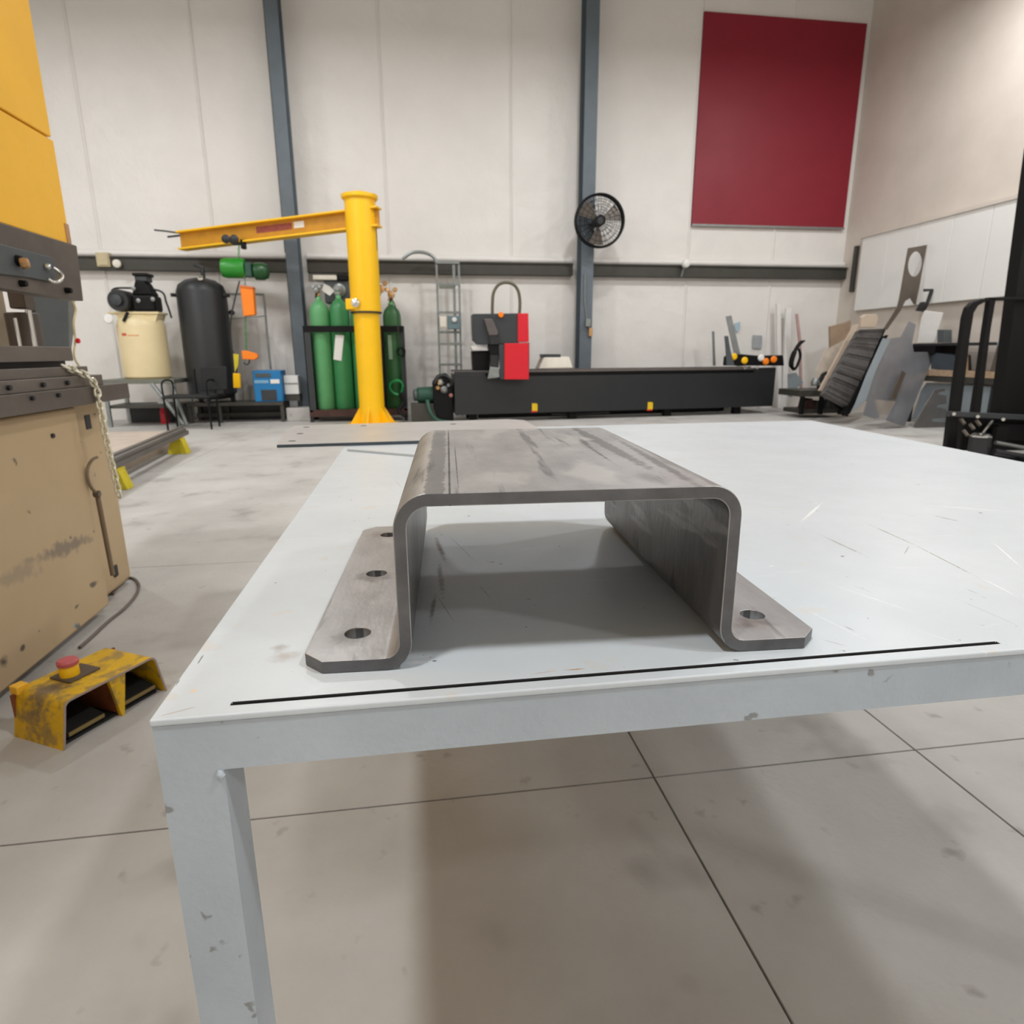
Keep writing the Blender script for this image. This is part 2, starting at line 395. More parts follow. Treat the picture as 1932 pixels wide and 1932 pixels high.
mb.build('rail_channel', mat('dark_gap_channel', (60, 58, 56), .9), tb)  # shade inside the slot gap is put into this dark colour
for nm, A, B in (('right_rail', FR + Vector((-.001, .0462)), BR + Vector((-.001, -.0475))), ('rear_rail', BR + Vector((-.0465, -.001)), BL + Vector((.0465, -.001))), ('left_rail', BL + Vector((.001, -.0475)), FL + Vector((.001, .0462)))):
    mb = MB(); rail(mb, A, B, .045, TH, Z1); mb.build(nm, m_tab2, tb, bevel=.002, segs=3)
for (lx0, ly0) in ((FL.x + .0012, FL.y + .0012), (FR.x - .046, FR.y + .0012), (BL.x + .0012, BL.y - .047), (BR.x - .046, BR.y - .047)):
    MB().box(lx0, lx0 + .0445, ly0, ly0 + .0445, .006, Z1).build('leg', m_tab2, tb)
    MB().box(lx0 - .02, lx0 + .065, ly0 - .02 + .02, ly0 + .065, 0, .006).build('foot_plate', m_tab2, tb, bevel=.001)
# weld bead at the leg/rail corner
pts = [Vector((-.157 + .0006, .4335, .7005 - .0 + .0)) + Vector((random.uniform(-.001, .001), 0, -.001 - .002 * k)) for k in range(5)]
MB().tube(pts, [.0015, .0028, .003, .0026, .0012], 8).build('weld_bead', m_tab2, tb)

# paint marks on the table top (object space of the parts = world - OFF)
TP = lambda x, y: za(x, y, T) - Vector((OFF.x, OFF.y, 0))
def seg(x0, y0, x1, y1, wpx_m, col, st=1, soft=.6):
    a = TP(x0, y0); b = TP(x1, y1); c = (a + b) / 2; d = b - a
    return (c.x, c.y, math.atan2(d.y, d.x), d.length / 2, wpx_m, col, st, soft)
def spot(x, y, rx_, ry_, col, st=1, soft=.6, ang=0):
    a = TP(x, y); return (a.x, a.y, ang, rx_, ry_, col, st, soft)
DK = (96, 92, 88); GR = (150, 146, 140); WH = (240, 241, 242); RU = (176, 140, 104)
marks(m_tab, [
    seg(1636, 988, 1730, 1030, .0016, GR), seg(1720, 1025, 1850, 1092, .0014, GR), seg(1850, 1090, 1925, 1128, .0010, WH, .8),
    seg(1545, 1008, 1640, 1052, .0022, GR, .8), seg(1762, 973, 1812, 984, .0022, DK, .8), seg(1735, 952, 1912, 966, .0020, WH, .9),
    seg(1715, 1030, 1706, 1046, .0008, GR), seg(1590, 1180, 1612, 1190, .0007, DK, 1), seg(1511, 985, 1552, 948, .0030, WH, .8),
    seg(1545, 1205, 1600, 1220, .0006, GR), seg(1500, 1140, 1650, 1215, .0004, WH, .9), seg(1700, 1180, 1925, 1250, .0004, WH, .8), seg(1800, 1128, 1925, 1182, .0005, GR, .8),
    seg(1560, 1100, 1740, 1160, .0005, WH, .9), seg(1870, 1020, 1932, 1075, .001, WH, .9),
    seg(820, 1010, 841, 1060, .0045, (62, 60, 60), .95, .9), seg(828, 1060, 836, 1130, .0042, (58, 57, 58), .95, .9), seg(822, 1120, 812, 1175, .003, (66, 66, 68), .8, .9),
    spot(945, 1064, .0022, .0012, (20, 20, 20), 1, .2), spot(993, 1183, .0006, .0014, (25, 25, 25), 1, .3), spot(820, 1247, .0022, .001, (15, 15, 15), 1, .3), spot(812, 1240, .0008, .0006, (15, 15, 15), 1, .3),
    spot(806, 1250, .0007, .0005, (15, 15, 15), 1, .3), spot(799, 1236, .0005, .0005, (15, 15, 15), 1, .3), spot(1010, 1142, .0008, .0005, (25, 25, 25), 1, .3),
    spot(1045, 1066, .001, .0006, (70, 68, 66), 1, .3), spot(1127, 1066, .001, .0006, (70, 68, 66), 1, .3),
    seg(846, 1010, 902, 1064, .0006, (120, 118, 112), .9), seg(822, 1120, 856, 1172, .0005, (95, 95, 96), .9), seg(905, 1105, 925, 1128, .0005, (95, 95, 96), .9),
    spot(537, 1238, .014, .013, (178, 174, 170), .9, .95), spot(528, 1222, .009, .008, (160, 155, 150), .8, .95), spot(790, 1250, .012, .004, WH, .5, .9),
    spot(366, 1303, .003, .004, (228, 196, 168), .8, .9), spot(1085, 1263, .009, .0013, RU, .9, .8), seg(1000, 1272, 1060, 1264, .0006, RU, .7),
    seg(298, 1352, 372, 1333, .0010, (176, 168, 158), .8), seg(372, 1254, 386, 1232, .0008, (110, 104, 98), .8), seg(340, 1280, 332, 1293, .0006, (90, 86, 80), .9),
    spot(715, 835 + 40, .006, .004, (186, 184, 180), .7), spot(640, 937, .003, .006, (190, 186, 182), .7), spot(696, 978, .0022, .002, (150, 148, 146), .7), seg(744, 905, 758, 920, .0015, (176, 172, 168), .7),
    spot(1455, 1068, .003, .0015, WH, 1), spot(1540, 950, .002, .002, WH, 1),
    seg(1610, 1105, 1650, 1120, .0006, GR, .6), seg(1820, 1110, 1845, 1120, .0008, GR, .8), seg(1850, 1125, 1862, 1130, .0008, GR, .8),
], 160, .3)
speckle(m_tab, 60, .735, (130, 126, 122), .8, .02)
speckle(m_tab, 26, .665, (202, 199, 194), .6, .05)
speckle(m_tab, 9, .66, (232, 232, 232), .15, .03, stretch=(1, 6, 1))

# flat bar lying on the table
A = za(655, 851, T); B = A + (za(785, 862, T) - A).normalized() * .40
d = (B - A).normalized(); n = Vector((-d.y, d.x, 0)) * .02
t = MB(); t.prism([A, B, B + n, A + n], (0, 0, .006)); o = center(t.build('flat_bar', m_tab, bevel=.001)); o.location.z = T + .0002
tag(o, 'narrow pale flat bar lying behind the bent steel bracket', 'bar')

# thin plate lying across the far corner of the table
zp = T + .0096
pp = [za(x, y, zp) for x, y in ((522, 839), (556, 803), (690, 799))]
poly = [(522, 839), (541, 812), (556, 803), (970, 796), (988, 804)]
P = [za(x, y, zp) for x, y in poly]; P[3:] = [Vector((.335, 2.372, zp)), Vector((.39, 2.325, zp))]; P += [Vector((.40, 1.87, zp)), Vector((.36, 1.838, zp))]
mb = MB(); mb.prism(P, (0, 0, -.0092)); plate = mb.build('steel_plate', m_plate2)
cut = MB()
for (x, y) in ((686, 803), (855, 800), (551, 832), (566, 818), (578, 806)):
    c = za(x, y, zp); cut.cyl(c - Vector((0, 0, .02)), c + Vector((0, 0, .02)), .011, 20)
def boolean_cut(o, cutter_mb, bevel=0):
    co = cutter_mb.build('cutter', m_mill, smooth=False); co.matrix_basis = world_of(o)
    md = o.modifiers.new('b', 'BOOLEAN'); md.operation = 'DIFFERENCE'; md.object = co; md.solver = 'EXACT'
    if bevel:
        bv = o.modifiers.new('bevel', 'BEVEL'); bv.width = bevel; bv.segments = 2; bv.limit_method = 'ANGLE'; bv.angle_limit = math.radians(35)
    dg = bpy.context.evaluated_depsgraph_get(); dg.update()
    me = bpy.data.meshes.new_from_object(o.evaluated_get(dg)); o.modifiers.clear(); o.data = me
    bpy.data.objects.remove(co)
    me.polygons.foreach_set('use_smooth', [True] * len(me.polygons)); me.set_sharp_from_angle(angle=math.radians(60))
    wn = o.modifiers.new('weighted', 'WEIGHTED_NORMAL'); wn.keep_sharp = True; wn.weight = 100
boolean_cut(plate, cut, .0006)
plate.data.materials.append(mat('dark_plate_edge', (72, 84, 94), .5, .2))
for p in plate.data.polygons:
    if abs(p.normal.z) < .5: p.material_index = 1
center(plate); tag(plate, 'thin clipped-corner steel plate with bolt holes across the far table corner', 'plate')

# ================================================================== BENT STEEL BRACKET
ux = Vector((.41385, -.01954, 0)).normalized(); brz = math.atan2(ux.y, ux.x)
br = thing('bent_bracket', 'bent hat-shaped thick steel bracket with bolted feet on the grey table', 'bracket', (-.08618, .48303, T + .0003), brz)
th = .0107; hh = .1485; LEN = .412
xl, xr = .0683, .3412    # web centre lines
def arc(cx, cz, r, a0, a1, n=10): return [(cx + r * math.cos(math.radians(a0 + (a1 - a0) * k / n)), cz + r * math.sin(math.radians(a0 + (a1 - a0) * k / n))) for k in range(n + 1)]
rb = .0185; rt = .0235; rt2 = .0205
zc = th / 2; zt = hh - th / 2
cl = [(-.0165, zc)] + arc(xl - rb, zc + rb, rb, -90, 0) + arc(xl + rt, zt - rt, rt, 180, 90) + arc(xr - rt2, zt - rt2, rt2, 90, 0) + arc(xr + rb, zc + rb, rb, 180, 270) + [(.4308, zc)]
A_, B_ = [], []
for i, p in enumerate(cl):
    a = Vector(cl[max(0, i - 1)]); b = Vector(cl[min(len(cl) - 1, i + 1)]); t_ = (b - a).normalized(); n_ = Vector((-t_.y, t_.x)); p = Vector(p)
    A_.append(p + n_ * th / 2); B_.append(p - n_ * th / 2)
bm = bmesh.new(); loops = []
for y in (0, LEN):
    loops.append(([bm.verts.new((p.x, y, p.y)) for p in A_], [bm.verts.new((p.x, y, p.y)) for p in B_]))
for i in range(len(cl) - 1):
    (a0, b0), (a1, b1) = loops
    bm.faces.new([a0[i], a0[i + 1], a1[i + 1], a1[i]]); bm.faces.new([b0[i], b1[i], b1[i + 1], b0[i + 1]])
    bm.faces.new([a0[i], b0[i], b0[i + 1], a0[i + 1]]); bm.faces.new([a1[i], a1[i + 1], b1[i + 1], b1[i]])
for i in (0, -1):
    (a0, b0), (a1, b1) = loops; bm.faces.new([a0[i], a1[i], b1[i], b0[i]])
bmesh.ops.recalc_face_normals(bm, faces=bm.faces[:])
mb = MB(); mb.bm = bm; body = mb.build('bracket_body', m_mill, br, local=True)
cut = MB()
for y in (.0525, .2105, .3685):
    for x in (.0222, .3915): cut.cyl((x, y, -.01), (x, y, .03), .0113, 40)
ch = .0165
for (cx, sx) in ((-.0165, 1), (.4308, -1)):
    for (cy, sy) in ((0, 1), (LEN, -1)):
        e = .004
        cut.prism([(cx + sx * ch, cy, -.01), (cx, cy + sy * ch, -.01), (cx - sx * e, cy + sy * ch, -.01), (cx - sx * e, cy - sy * e, -.01), (cx + sx * ch, cy - sy * e, -.01)], (0, 0, .04))
boolean_cut(body, cut, .0008)
m_edge = mat('laser_cut_steel_edge', (112, 112, 114), .42, .6, .15, 30, .03, 200, col2=(92, 91, 92))
body.data.materials.append(m_edge)
m_inner = mat('dark_inner_steel', (124, 121, 119), .38, .6, .15, 9, .06, 120, stretch=(1, 1.2, .5), col2=(86, 84, 83))  # darker streaked colour for the inner web faces
speckle(m_inner, 14, .58, (52, 51, 51), .8, .06, stretch=(1, 1.6, .5)); speckle(m_inner, 20, .62, (150, 148, 146), .6, .05, stretch=(1, .3, 1.6))
body.data.materials.append(m_inner)
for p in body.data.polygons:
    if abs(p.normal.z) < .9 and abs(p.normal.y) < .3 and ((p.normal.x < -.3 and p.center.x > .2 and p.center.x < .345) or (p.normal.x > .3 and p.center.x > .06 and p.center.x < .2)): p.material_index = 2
    if abs(p.normal.z) < .5 and (abs(p.normal.y) > .95 or (p.center.z < .0107 and (p.center.x < -.01 or p.center.x > .42 or p.center.y < .015 or p.center.y > LEN - .015) and abs(p.normal.y) + abs(p.normal.x) > .9)): p.material_index = 1
BS = (84, 77, 74)
BL_ = lambda x, y, a, l, w_, c, s, f: (x, y, a, l, w_, c, s, f)
marks(m_mill, [
    BL_(.096, .206, PI / 2, .6, .0085, (116, 114, 112), .85, .15), BL_(.108, .206, PI / 2, .6, .0012, (58, 55, 52), .9, .5), BL_(.1150, .14, PI / 2, .14, .0008, (74, 70, 66), .8, .5),
    BL_(.290, .26, PI / 2 + .02, .2, .009, (104, 102, 100), .8, .35), BL_(.312, .12, PI / 2 - .03, .2, .006, (90, 88, 86), .7, .6), BL_(.268, .2, PI / 2, .1, .002, (70, 68, 66), .7, .7), BL_(.268, .27, PI / 2, .11, .007, (112, 110, 108), .6, .9),
    BL_(.280, .04, PI / 2 + .1, .03, .012, (100, 98, 96), .5, .9),
    BL_(.018, .045, 0, .022, .02, BS, .55, .9), BL_(.020, .2, 0, .024, .022, BS, .6, .9), BL_(.012, .37, 0, .02, .02, (130, 116, 104), .6, .9), BL_(.383, .035, 0, .022, .018, (110, 92, 82), .7, .9),
], 90, .3)
# tape-like streaks and a fabrication scratch on the inner web
speckle(m_mill, 12, .56, (196, 193, 190), .6, .10, stretch=(1.2, .7, .5))
speckle(m_mill, 22, .62, (72, 70, 70), .6, .07, stretch=(2.6, .22, .4))

# ================================================================== FOOT PEDAL
Ap = Vector((-.95, 1.59, 0)); Cp = Vector((-.798, 1.871, 0)); e1 = (Cp - Ap).normalized(); rz = math.atan2(e1.y, e1.x)
fp = thing('foot_pedal', 'worn yellow twin foot pedal guard with red stop button on the floor', 'foot switch', (Ap.x, Ap.y, 0), rz)
m_ped = mat('worn_yellow_paint', (232, 184, 20), .5, 0, .1, 14, .2, 80)
speckle(m_ped, 22, .50, (140, 118, 78), .65, .10)
marks(m_ped, [(.055, .10, .2, .075, .07, (116, 100, 82), .85, .9), (.17, .09, 0, .06, .04, (150, 120, 70), .5, .9), (.28, .12, 0, .03, .03, (150, 126, 84), .6, .9)], 60, .5)
m_pedi = mat('rusty_inner_paint', (150, 84, 48), .6, 0, .2, 14)
L1 = .322; hp = .128; dp = .188   # local x along the opening, local +y = back (left), opening faces -y
def shell(mbx, r, inset, y0, y1, thick):
    prof = []
    for (cx, a0, a1) in ((.02 + r, 180, 90), (L1 - .02 - r, 90, 0)):
        prof += arc(cx, hp - r, r, a0, a1, 6)
    prof = [(-.0, 0.0)] + prof + [(L1, 0.0)]
    inn = []
    for i, p in enumerate(prof):
        a = Vector(prof[max(0, i - 1)]); b = Vector(prof[min(len(prof) - 1, i + 1)]); t_ = (b - a).normalized(); inn.append(Vector(p) + Vector((t_.y, -t_.x)) * thick)
    pr = [Vector((p[0], y0, p[1])) for p in prof]; ii = [Vector((p.x, y0, max(0, p.y))) for p in inn]
    for i in range(len(prof) - 1):
        mbx.prism([pr[i], pr[i + 1], ii[i + 1], ii[i]], (0, y1 - y0, 0))
mb = MB(); shell(mb, .022, 0, 0, dp, .005); bmesh.ops.remove_doubles(mb.bm, verts=mb.bm.verts[:], dist=.0001)
mb.build('guard_shell', m_ped, fp, local=True, smooth=True)
mb = MB(); shell(mb, .022, 0, -.0012, 0, .006); mb.build('guard_rim', mat('bare_rim', (190, 170, 160), .4, .5), fp, local=True, smooth=False)
MB().box(.01, L1 - .01, dp - .006, dp, 0, hp - .01).build('back_panel', m_pedi, fp, local=True)
MB().prism([(.150, 0, hp - .006), (.200, 0, hp - .006), (.178, 0, .0), (.170, 0, .0)], (0, .012, 0)).build('divider', m_ped, fp, local=True)
MB().box(.170, .176, .012, dp - .006, 0, hp - .006).build('divider_web', m_pedi, fp, local=True)
for x0 in (.03, .195):
    pe = MB().prism([(x0, .02, .012), (x0, dp - .03, .05), (x0, dp - .03, .06), (x0, .02, .028)], (.105, 0, 0)).build('pedal', m_rub, fp, local=True, bevel=.002)
    MB().box(x0 + .002, x0 + .103, .017, .02, .018, .028).build('pedal_edge', mat('scuffed_edge', (150, 130, 80), .5, .3), pe, local=True)
MB().box(.02, L1 - .02, .02, dp - .01, 0.0, .008).build('floor_tray', m_rub, fp, local=True)
MB().box(.095, .185, .075, .155, hp, hp + .006).build('stop_plate', mat('grimy_plate', (96, 82, 68), .7), fp, local=True, bevel=.002)
so = MB().lathe((.125, .115, hp + .006), [(.024, 0), (.024, .026), (.022, .03)], 20).build('stop_base', m_yel, fp, local=True)
MB().lathe((.125, .115, hp + .036), [(.015, 0), (.026, .002), (.027, .012), (.022, .017), (.005, .018)], 24).build('stop_button', mat('faded_red', (206, 100, 104), .5), so, local=True)
MB().box(.018, .05, dp - .02, dp + .012, hp - .012, hp + .012).build('rear_tab', m_yel2, fp, local=True, bevel=.003)
# cable on floor
pts = [za(x, y, .006) for x, y in ((150, 1222), (175, 1200), (205, 1172), (235, 1148), (256, 1124), (262, 1106), (256, 1094), (243, 1090), (228, 1100), (213, 1121))]
def smooth_pts(pts, n=6):
    out = []
    P_ = [pts[0]] + list(pts) + [pts[-1]]
    for i in range(1, len(P_) - 2):
        for k in range(n):
            t_ = k / n; a, b, c, d_ = P_[i - 1], P_[i], P_[i + 1], P_[i + 2]
            out.append(.5 * ((2 * b) + (c - a) * t_ + (2 * a - 5 * b + 4 * c - d_) * t_ ** 2 + (3 * b - a - 3 * c + d_) * t_ ** 3))
    out.append(pts[-1]); return out
tag(center(MB().tube(smooth_pts(pts), .006, 8).build('pedal_cable', mat('grey_brown_cable', (110, 98, 90), .6))), 'grey cable looping on the floor from the foot pedal to the press', 'cable')

# ================================================================== PRESS BRAKE
pb = thing('press_brake', 'large tan and yellow press brake at the left edge of the view', 'press', (-1.6, 1.2, 0))
PX = -1.25
Y0 = -.6
MB().box(-1.31, PX, Y0, 2.56, .03, .815).build('bed_plate', m_tan, pb, bevel=.012)
MB().box(-2.6, -1.315, 2.50, 2.93, .01, .86).build('side_frame', m_tan, pb, bevel=.03, segs=3)
MB().box(-2.6, -1.315, Y0, 2.5, .03, .80).build('bed_body', m_tan, pb)
MB().box(-2.5, -1.34, Y0, 2.5, 0, .03).build('base_skid', m_rub, pb)
MB().box(-1.6, -1.20, Y0, 2.90, .822, .885).build('lower_beam', m_ram, pb, bevel=.003)
MB().box(-1.5, -1.215, Y0, 2.72, .885, .925).build('table_rail', m_steelbr, pb, bevel=.003)
MB().box(-1.5, -1.235, Y0, 2.66, .925, .958).build('die_rail', m_steelbr, pb, bevel=.003)
MB().box(-1.42, -1.29, Y0, 2.62, .958, .978).build('die_gap', m_blk, pb)
MB().box(-1.40, -1.25, Y0, 2.60, .978, 1.028).build('lower_die', m_steelbr, pb, bevel=.003)
for yy in (2.30, 2.45, 2.12):
    MB().cyl((-1.216, yy, .905), (-1.205, yy, .905), .008, 12).build('rail_screw', m_blk, pb)
    MB().cyl((-1.201, yy - .1, .868), (-1.190, yy - .1, .868), .007, 12).build('beam_screw', m_blk, pb)
MB().prism([(-1.25, Y0, 1.195), (-1.25, 2.747, 1.199), (-1.25, 2.765, 1.40), (-1.25, Y0, 1.375)], (-.06, 0, 0)).build('ram', m_ram, pb, bevel=.004)
pts = [xa(x, y, -1.238) for x, y in ((-40, 512), (60, 524), (100, 532), (106, 520), (104, 490), (94, 484), (0, 460), (-40, 449))]
MB().prism(pts, (-.012, 0, 0)).build('ram_cover', m_slate, pb, bevel=.003)
MB().box(-1.9, -1.262, Y0, 2.745, 1.40, 1.75).build('upper_ram', m_yel2, pb, bevel=.004)
MB().box(-1.9, -1.255, Y0, 2.72, 1.753, 3.6).build('upper_frame', m_yel2, pb, bevel=.004)
MB().box(-1.27, -1.262 + .003, 2.72, 2.747, 1.402, 1.47).build('bare_patch', mat('peeled_patch', (196, 150, 110), .6), pb)
def bolt(px, py, r, d, m_, name, X=-1.25):
    c = xa(px, py, X); return MB().cyl(c, c + Vector((d, 0, 0)), r, 18, r * .85).build(name, m_, pb, bevel=.001)
kc_ = bolt(33, 492, .018, .014, m_blk2, 'knob_collar', -1.238)
c = xa(40, 497, -1.224); MB().lathe(c, [(.017, 0), (.018, .008), (.014, .02), (.004, .022)], 8, (1, .2, .1)).build('brass_knob', m_brass, kc_)
bolt(38, 535, .011, .02, m_blk2, 'bolt'); bolt(124, 548, .011, .02, m_blk2, 'bolt')
cc = xa(98, 517, -1.228)
shk = MB().tube(smooth_pts([xa(100, 505, -1.222), xa(112, 513, -1.21), xa(118, 522, -1.2), xa(112, 530, -1.205), xa(100, 532, -1.22), xa(90, 526, -1.228)], 5), .006, 10).build('shackle', m_chrome, pb)
c = xa(86, 503, -1.236); MB().lathe(c, [(.01, 0), (.01, .01), (.005, .016)], 12, (1, 0, 0)).build('shackle_pin', m_chrome, shk)
MB().tube(smooth_pts([xa(x, y, -1.45) for x, y in ((136, 566), (143, 585), (139, 610), (142, 640), (140, 672), (150, 692))], 5), .005, 6).build('control_cable', mat('pale_yellow_cable', (226, 214, 170), .5), pb)
c = xa(144, 643, -1.44); MB().lathe(c, [(.008, 0), (.012, .004), (.010, .012)], 12, (1, 0, 0)).build('red_indicator', m_red, pb)
# opening contents
MB().prism([xa(x, y, -1.7) for x, y in ((62, 540), (128, 540), (131, 672), (76, 672))], (-.03, 0, 0)).build('rear_panel', m_slate, pb)
MB().prism([xa(x, y, -1.72) for x, y in ((126, 540), (142, 540), (140, 620), (133, 672), (129, 672))], (-.02, 0, 0)).build('rear_frame_edge', mat('grey_edge', (120, 122, 120), .5), pb)
MB().box(-2.1, -2.0, 2.4, 3.6, .86, 1.6).build('inner_wall', mat('khaki_inner', (150, 135, 112), .6), pb)
pa_, pb_ = xa(37, 590, -1.5), xa(48, 672, -1.5)
MB().cyl(xa(40, 590, -1.5), Vector((-1.5, xa(40, 590, -1.5).y, 1.0)), .055, 24).build('ram_cylinder', mat('grimy_grey', (104, 96, 88), .5, .3), pb, bevel=.006)
q = xa(53, 585, -1.46); MB().cyl(q, (q.x, q.y, 1.0), .011, 14).build('guide_rod', m_chrome, pb)
q = xa(28, 600, -1.44); MB().cyl(q, (q.x, q.y, 1.0), .006, 12).build('thin_rod', m_chrome, pb)
q = xa(45, 568, -1.5); MB().box(q.x - .04, q.x + .02, q.y - .03, q.y + .04, q.z - .03, q.z + .09).build('rod_clamp', m_brsheet, pb, bevel=.006)
MB().box(-1.62, -1.50, 2.05, 2.45, 1.08, 1.25).build('backgauge_block', m_ram, pb, bevel=.01)
pts = smooth_pts([xa(x, y, -1.24) for x, y in ((183, 863), (174, 868), (166, 882), (165, 900), (171, 918), (183, 932))], 5)
MB().tube(pts, .006, 8).build('bent_pipe', mat('dirty_tan_pipe', (128, 108, 84), .5), pb)
MB().tube([xa(183, 930, -1.243), xa(213, 1085, -1.243)], .009, 10).build('straight_pipe', mat('dirty_tan_pipe', (128, 108, 84), .5), pb)
c = xa(183, 932, -1.24); MB().lathe(c, [(.013, -.01), (.013, .01)], 10, (1, 0, 0)).build('pipe_elbow', m_brsheet, pb)
c = xa(165, 795, -1.25); MB().box(-1.251, -1.246, c.y - .02, c.y + .02, c.z - .03, c.z + .025).build('dark_latch', m_blk, pb, bevel=.004)
c = xa(98, 822, -1.25); MB().cyl((-1.25, c.y, c.z), (-1.243, c.y, c.z), .008, 12).build('plug', m_blk, pb)
c = xa(216, 1075, -1.315); MB().box(-1.316, -1.306, c.y - .015, c.y + .015, c.z - .03, c.z + .02).build('side_latch', m_blk, pb, bevel=.004)
# scuffs on the tan bed (object space relative to pb origin (-1.6,1.2,0)); project on YZ -> build as thin recessed stains via noise streak
def yz_marks(m, items):
    nt = m.node_tree; tc = nt.nodes.new('ShaderNodeTexCoord')
    sw = nt.nodes.new('ShaderNodeSeparateXYZ'); cb = nt.nodes.new('ShaderNodeCombineXYZ'); nt.links.new(tc.outputs['Object'], sw.inputs[0]); nt.links.new(sw.outputs[1], cb.inputs[0]); nt.links.new(sw.outputs[2], cb.inputs[1])
    nz = nt.nodes.new('ShaderNodeTexNoise'); nz.inputs['Scale'].default_value = 28; nz.inputs['Detail'].default_value = 5; nt.links.new(tc.outputs['Object'], nz.inputs['Vector'])
    for (y0, z0, y1, z1, wd, colr, st) in items:
        mp = nt.nodes.new('ShaderNodeMapping'); mp.vector_type = 'TEXTURE'
        mp.inputs['Location'].default_value = ((y0 + y1) / 2, (z0 + z1) / 2, 0); mp.inputs['Rotation'].default_value = (0, 0, math.atan2(z1 - z0, y1 - y0)); mp.inputs['Scale'].default_value = (math.hypot(y1 - y0, z1 - z0) / 2, wd, 1e4)
        nt.links.new(cb.outputs[0], mp.inputs['Vector'])
        ln = nt.nodes.new('ShaderNodeVectorMath'); ln.operation = 'LENGTH'; nt.links.new(mp.outputs[0], ln.inputs[0])
        ad = nt.nodes.new('ShaderNodeMath'); ad.operation = 'MULTIPLY_ADD'; ad.inputs[1].default_value = 2.2; nt.links.new(nz.outputs['Fac'], ad.inputs[0]); nt.links.new(ln.outputs['Value'], ad.inputs[2])
        mr = nt.nodes.new('ShaderNodeMapRange'); mr.inputs[1].default_value = 1.5; mr.inputs[2].default_value = 2.1; mr.inputs[3].default_value = st; mr.inputs[4].default_value = 0
        nt.links.new(ad.outputs[0], mr.inputs[0]); overlay(m, mr.outputs[0], colr)
def W(px, py): c = xa(px, py, -1.25); return (c.y - 1.2, c.z)
yz_marks(m_tan, [(*W(55, 1060), *W(180, 1012), .03, (120, 108, 94), .8), (*W(-20, 1110), *W(90, 1055), .035, (150, 134, 110), .7), (*W(0, 1258), *W(14, 1240), .02, (50, 44, 40), .9), (*W(38, 1228), *W(48, 1216), .01, (60, 52, 46), .9), (*W(140, 1185), *W(148, 1178), .012, (40, 120, 150), .9), (*W(168, 1108), *W(184, 1098), .012, (80, 72, 64), .9), (*W(140, 1148), *W(152, 1138), .008, (80, 72, 64), .9)])

# chain hanging off the press bed
chn = thing('brass_chain', 'pale brass link chain hanging over the end of the press bed', 'chain', (-1.19, 2.64, .9))
path = smooth_pts([Vector((-1.235, 2.49, .962)), Vector((-1.212, 2.55, .938)), xa(168, 712, -1.19), xa(182, 732, -1.185), xa(188, 765, -1.185), xa(205, 850, -1.185), xa(217, 900, -1.185), xa(226, 940, -1.185)], 24)
L_ = 0; step = .021; last = path[0]; acc_pts = [path[0]]
for p in path[1:]:
    if (p - acc_pts[-1]).length >= step: acc_pts.append(p.copy())
link_me = None
for i in range(len(acc_pts) - 1):
    a, b = acc_pts[i], acc_pts[i + 1]; d = (b - a).normalized(); c = (a + b) / 2
    if link_me is None:
        mb = MB(); pts = []
        for k in range(16):
            an = 2 * PI * k / 16; pts.append(Vector((.0105 * math.cos(an), 0, .0095 * math.sin(an) + (.006 if math.sin(an) > 0 else -.006))))
        mb.tube(pts, .0042, 7, closed=True); o = mb.build('link', m_bead, chn, local=True); link_me = o.data
    else:
        o = bpy.data.objects.new('link', link_me); COL.objects.link(o); o.parent = chn
    rot = d.to_track_quat('Z', 'Y').to_matrix().to_4x4() @ Matrix.Rotation(PI / 2 * (i % 2) + .5, 4, 'Z')
    o.matrix_basis = Matrix.Translation(c - chn.location) @ rot

# ================================================================== STEEL BUNDLE ON YELLOW STANDS
sb = thing('yellow_stand', 'nearer low yellow stand under the steel bar bundle', 'stand', (-2.30, 5.05, 0), 0, 'yellow stands under the bar bundle')
def stand(t, cx, cy):
    MB().prism([(cx - .1, cy - .06, 0), (cx + .1, cy - .06, 0), (cx + .055, cy - .06, .145), (cx - .055, cy - .06, .145)], (0, .12, 0)).build('stand_body', mat('dull_yellow', (214, 196, 40), .5, 0, .12, 12), t, bevel=.006)
    MB().box(cx - .13, cx + .05, cy - .07, cy + .07, .145, .16).build('stand_cap', mat('dull_yellow', (214, 196, 40), .5, 0, .12, 12), t, bevel=.003)
stand(sb, -2.31, 5.12)
sb2 = thing('yellow_stand', 'farther low yellow stand under the end of the steel bar bundle', 'stand', (-2.46, 7.0, 0), 0, 'yellow stands under the bar bundle')
stand(sb2, -2.47, 6.92)
bun = thing('steel_bundle', 'long grey steel bars stacked on low yellow stands beside the press', 'steel bars', (-2.5, 5.9, .16))
dirv = Vector((-.085, 1, 0)).normalized()
def bar(x_near, w_, z0, z1, y0=4.2, y1=7.25, m_=m_dsheet):
    a = Vector((x_near - (y0 - 5) * .085, y0, z0)); b = a + dirv * (y1 - y0); n_ = Vector((-dirv.y, dirv.x, 0)) * w_
    MB().prism([a, b, b + n_, a + n_], (0, 0, z1 - z0)).build('steel_bar', m_, bun, bevel=.004)
m_bar = mat('dull_bar_steel', (112, 106, 102), .45, .4, .15, 10, stretch=(1, .2, 1))
bar(-2.27, .055, .16, .205, m_=m_bar); bar(-2.33, .06, .16, .212, y1=7.3, m_=m_bar); bar(-2.395, .055, .16, .205, y1=7.28, m_=m_bar); bar(-2.28, .05, .205, .235, y1=7.2, m_=m_bar); bar(-2.34, .05, .212, .24, y1=7.35, m_=m_bar)
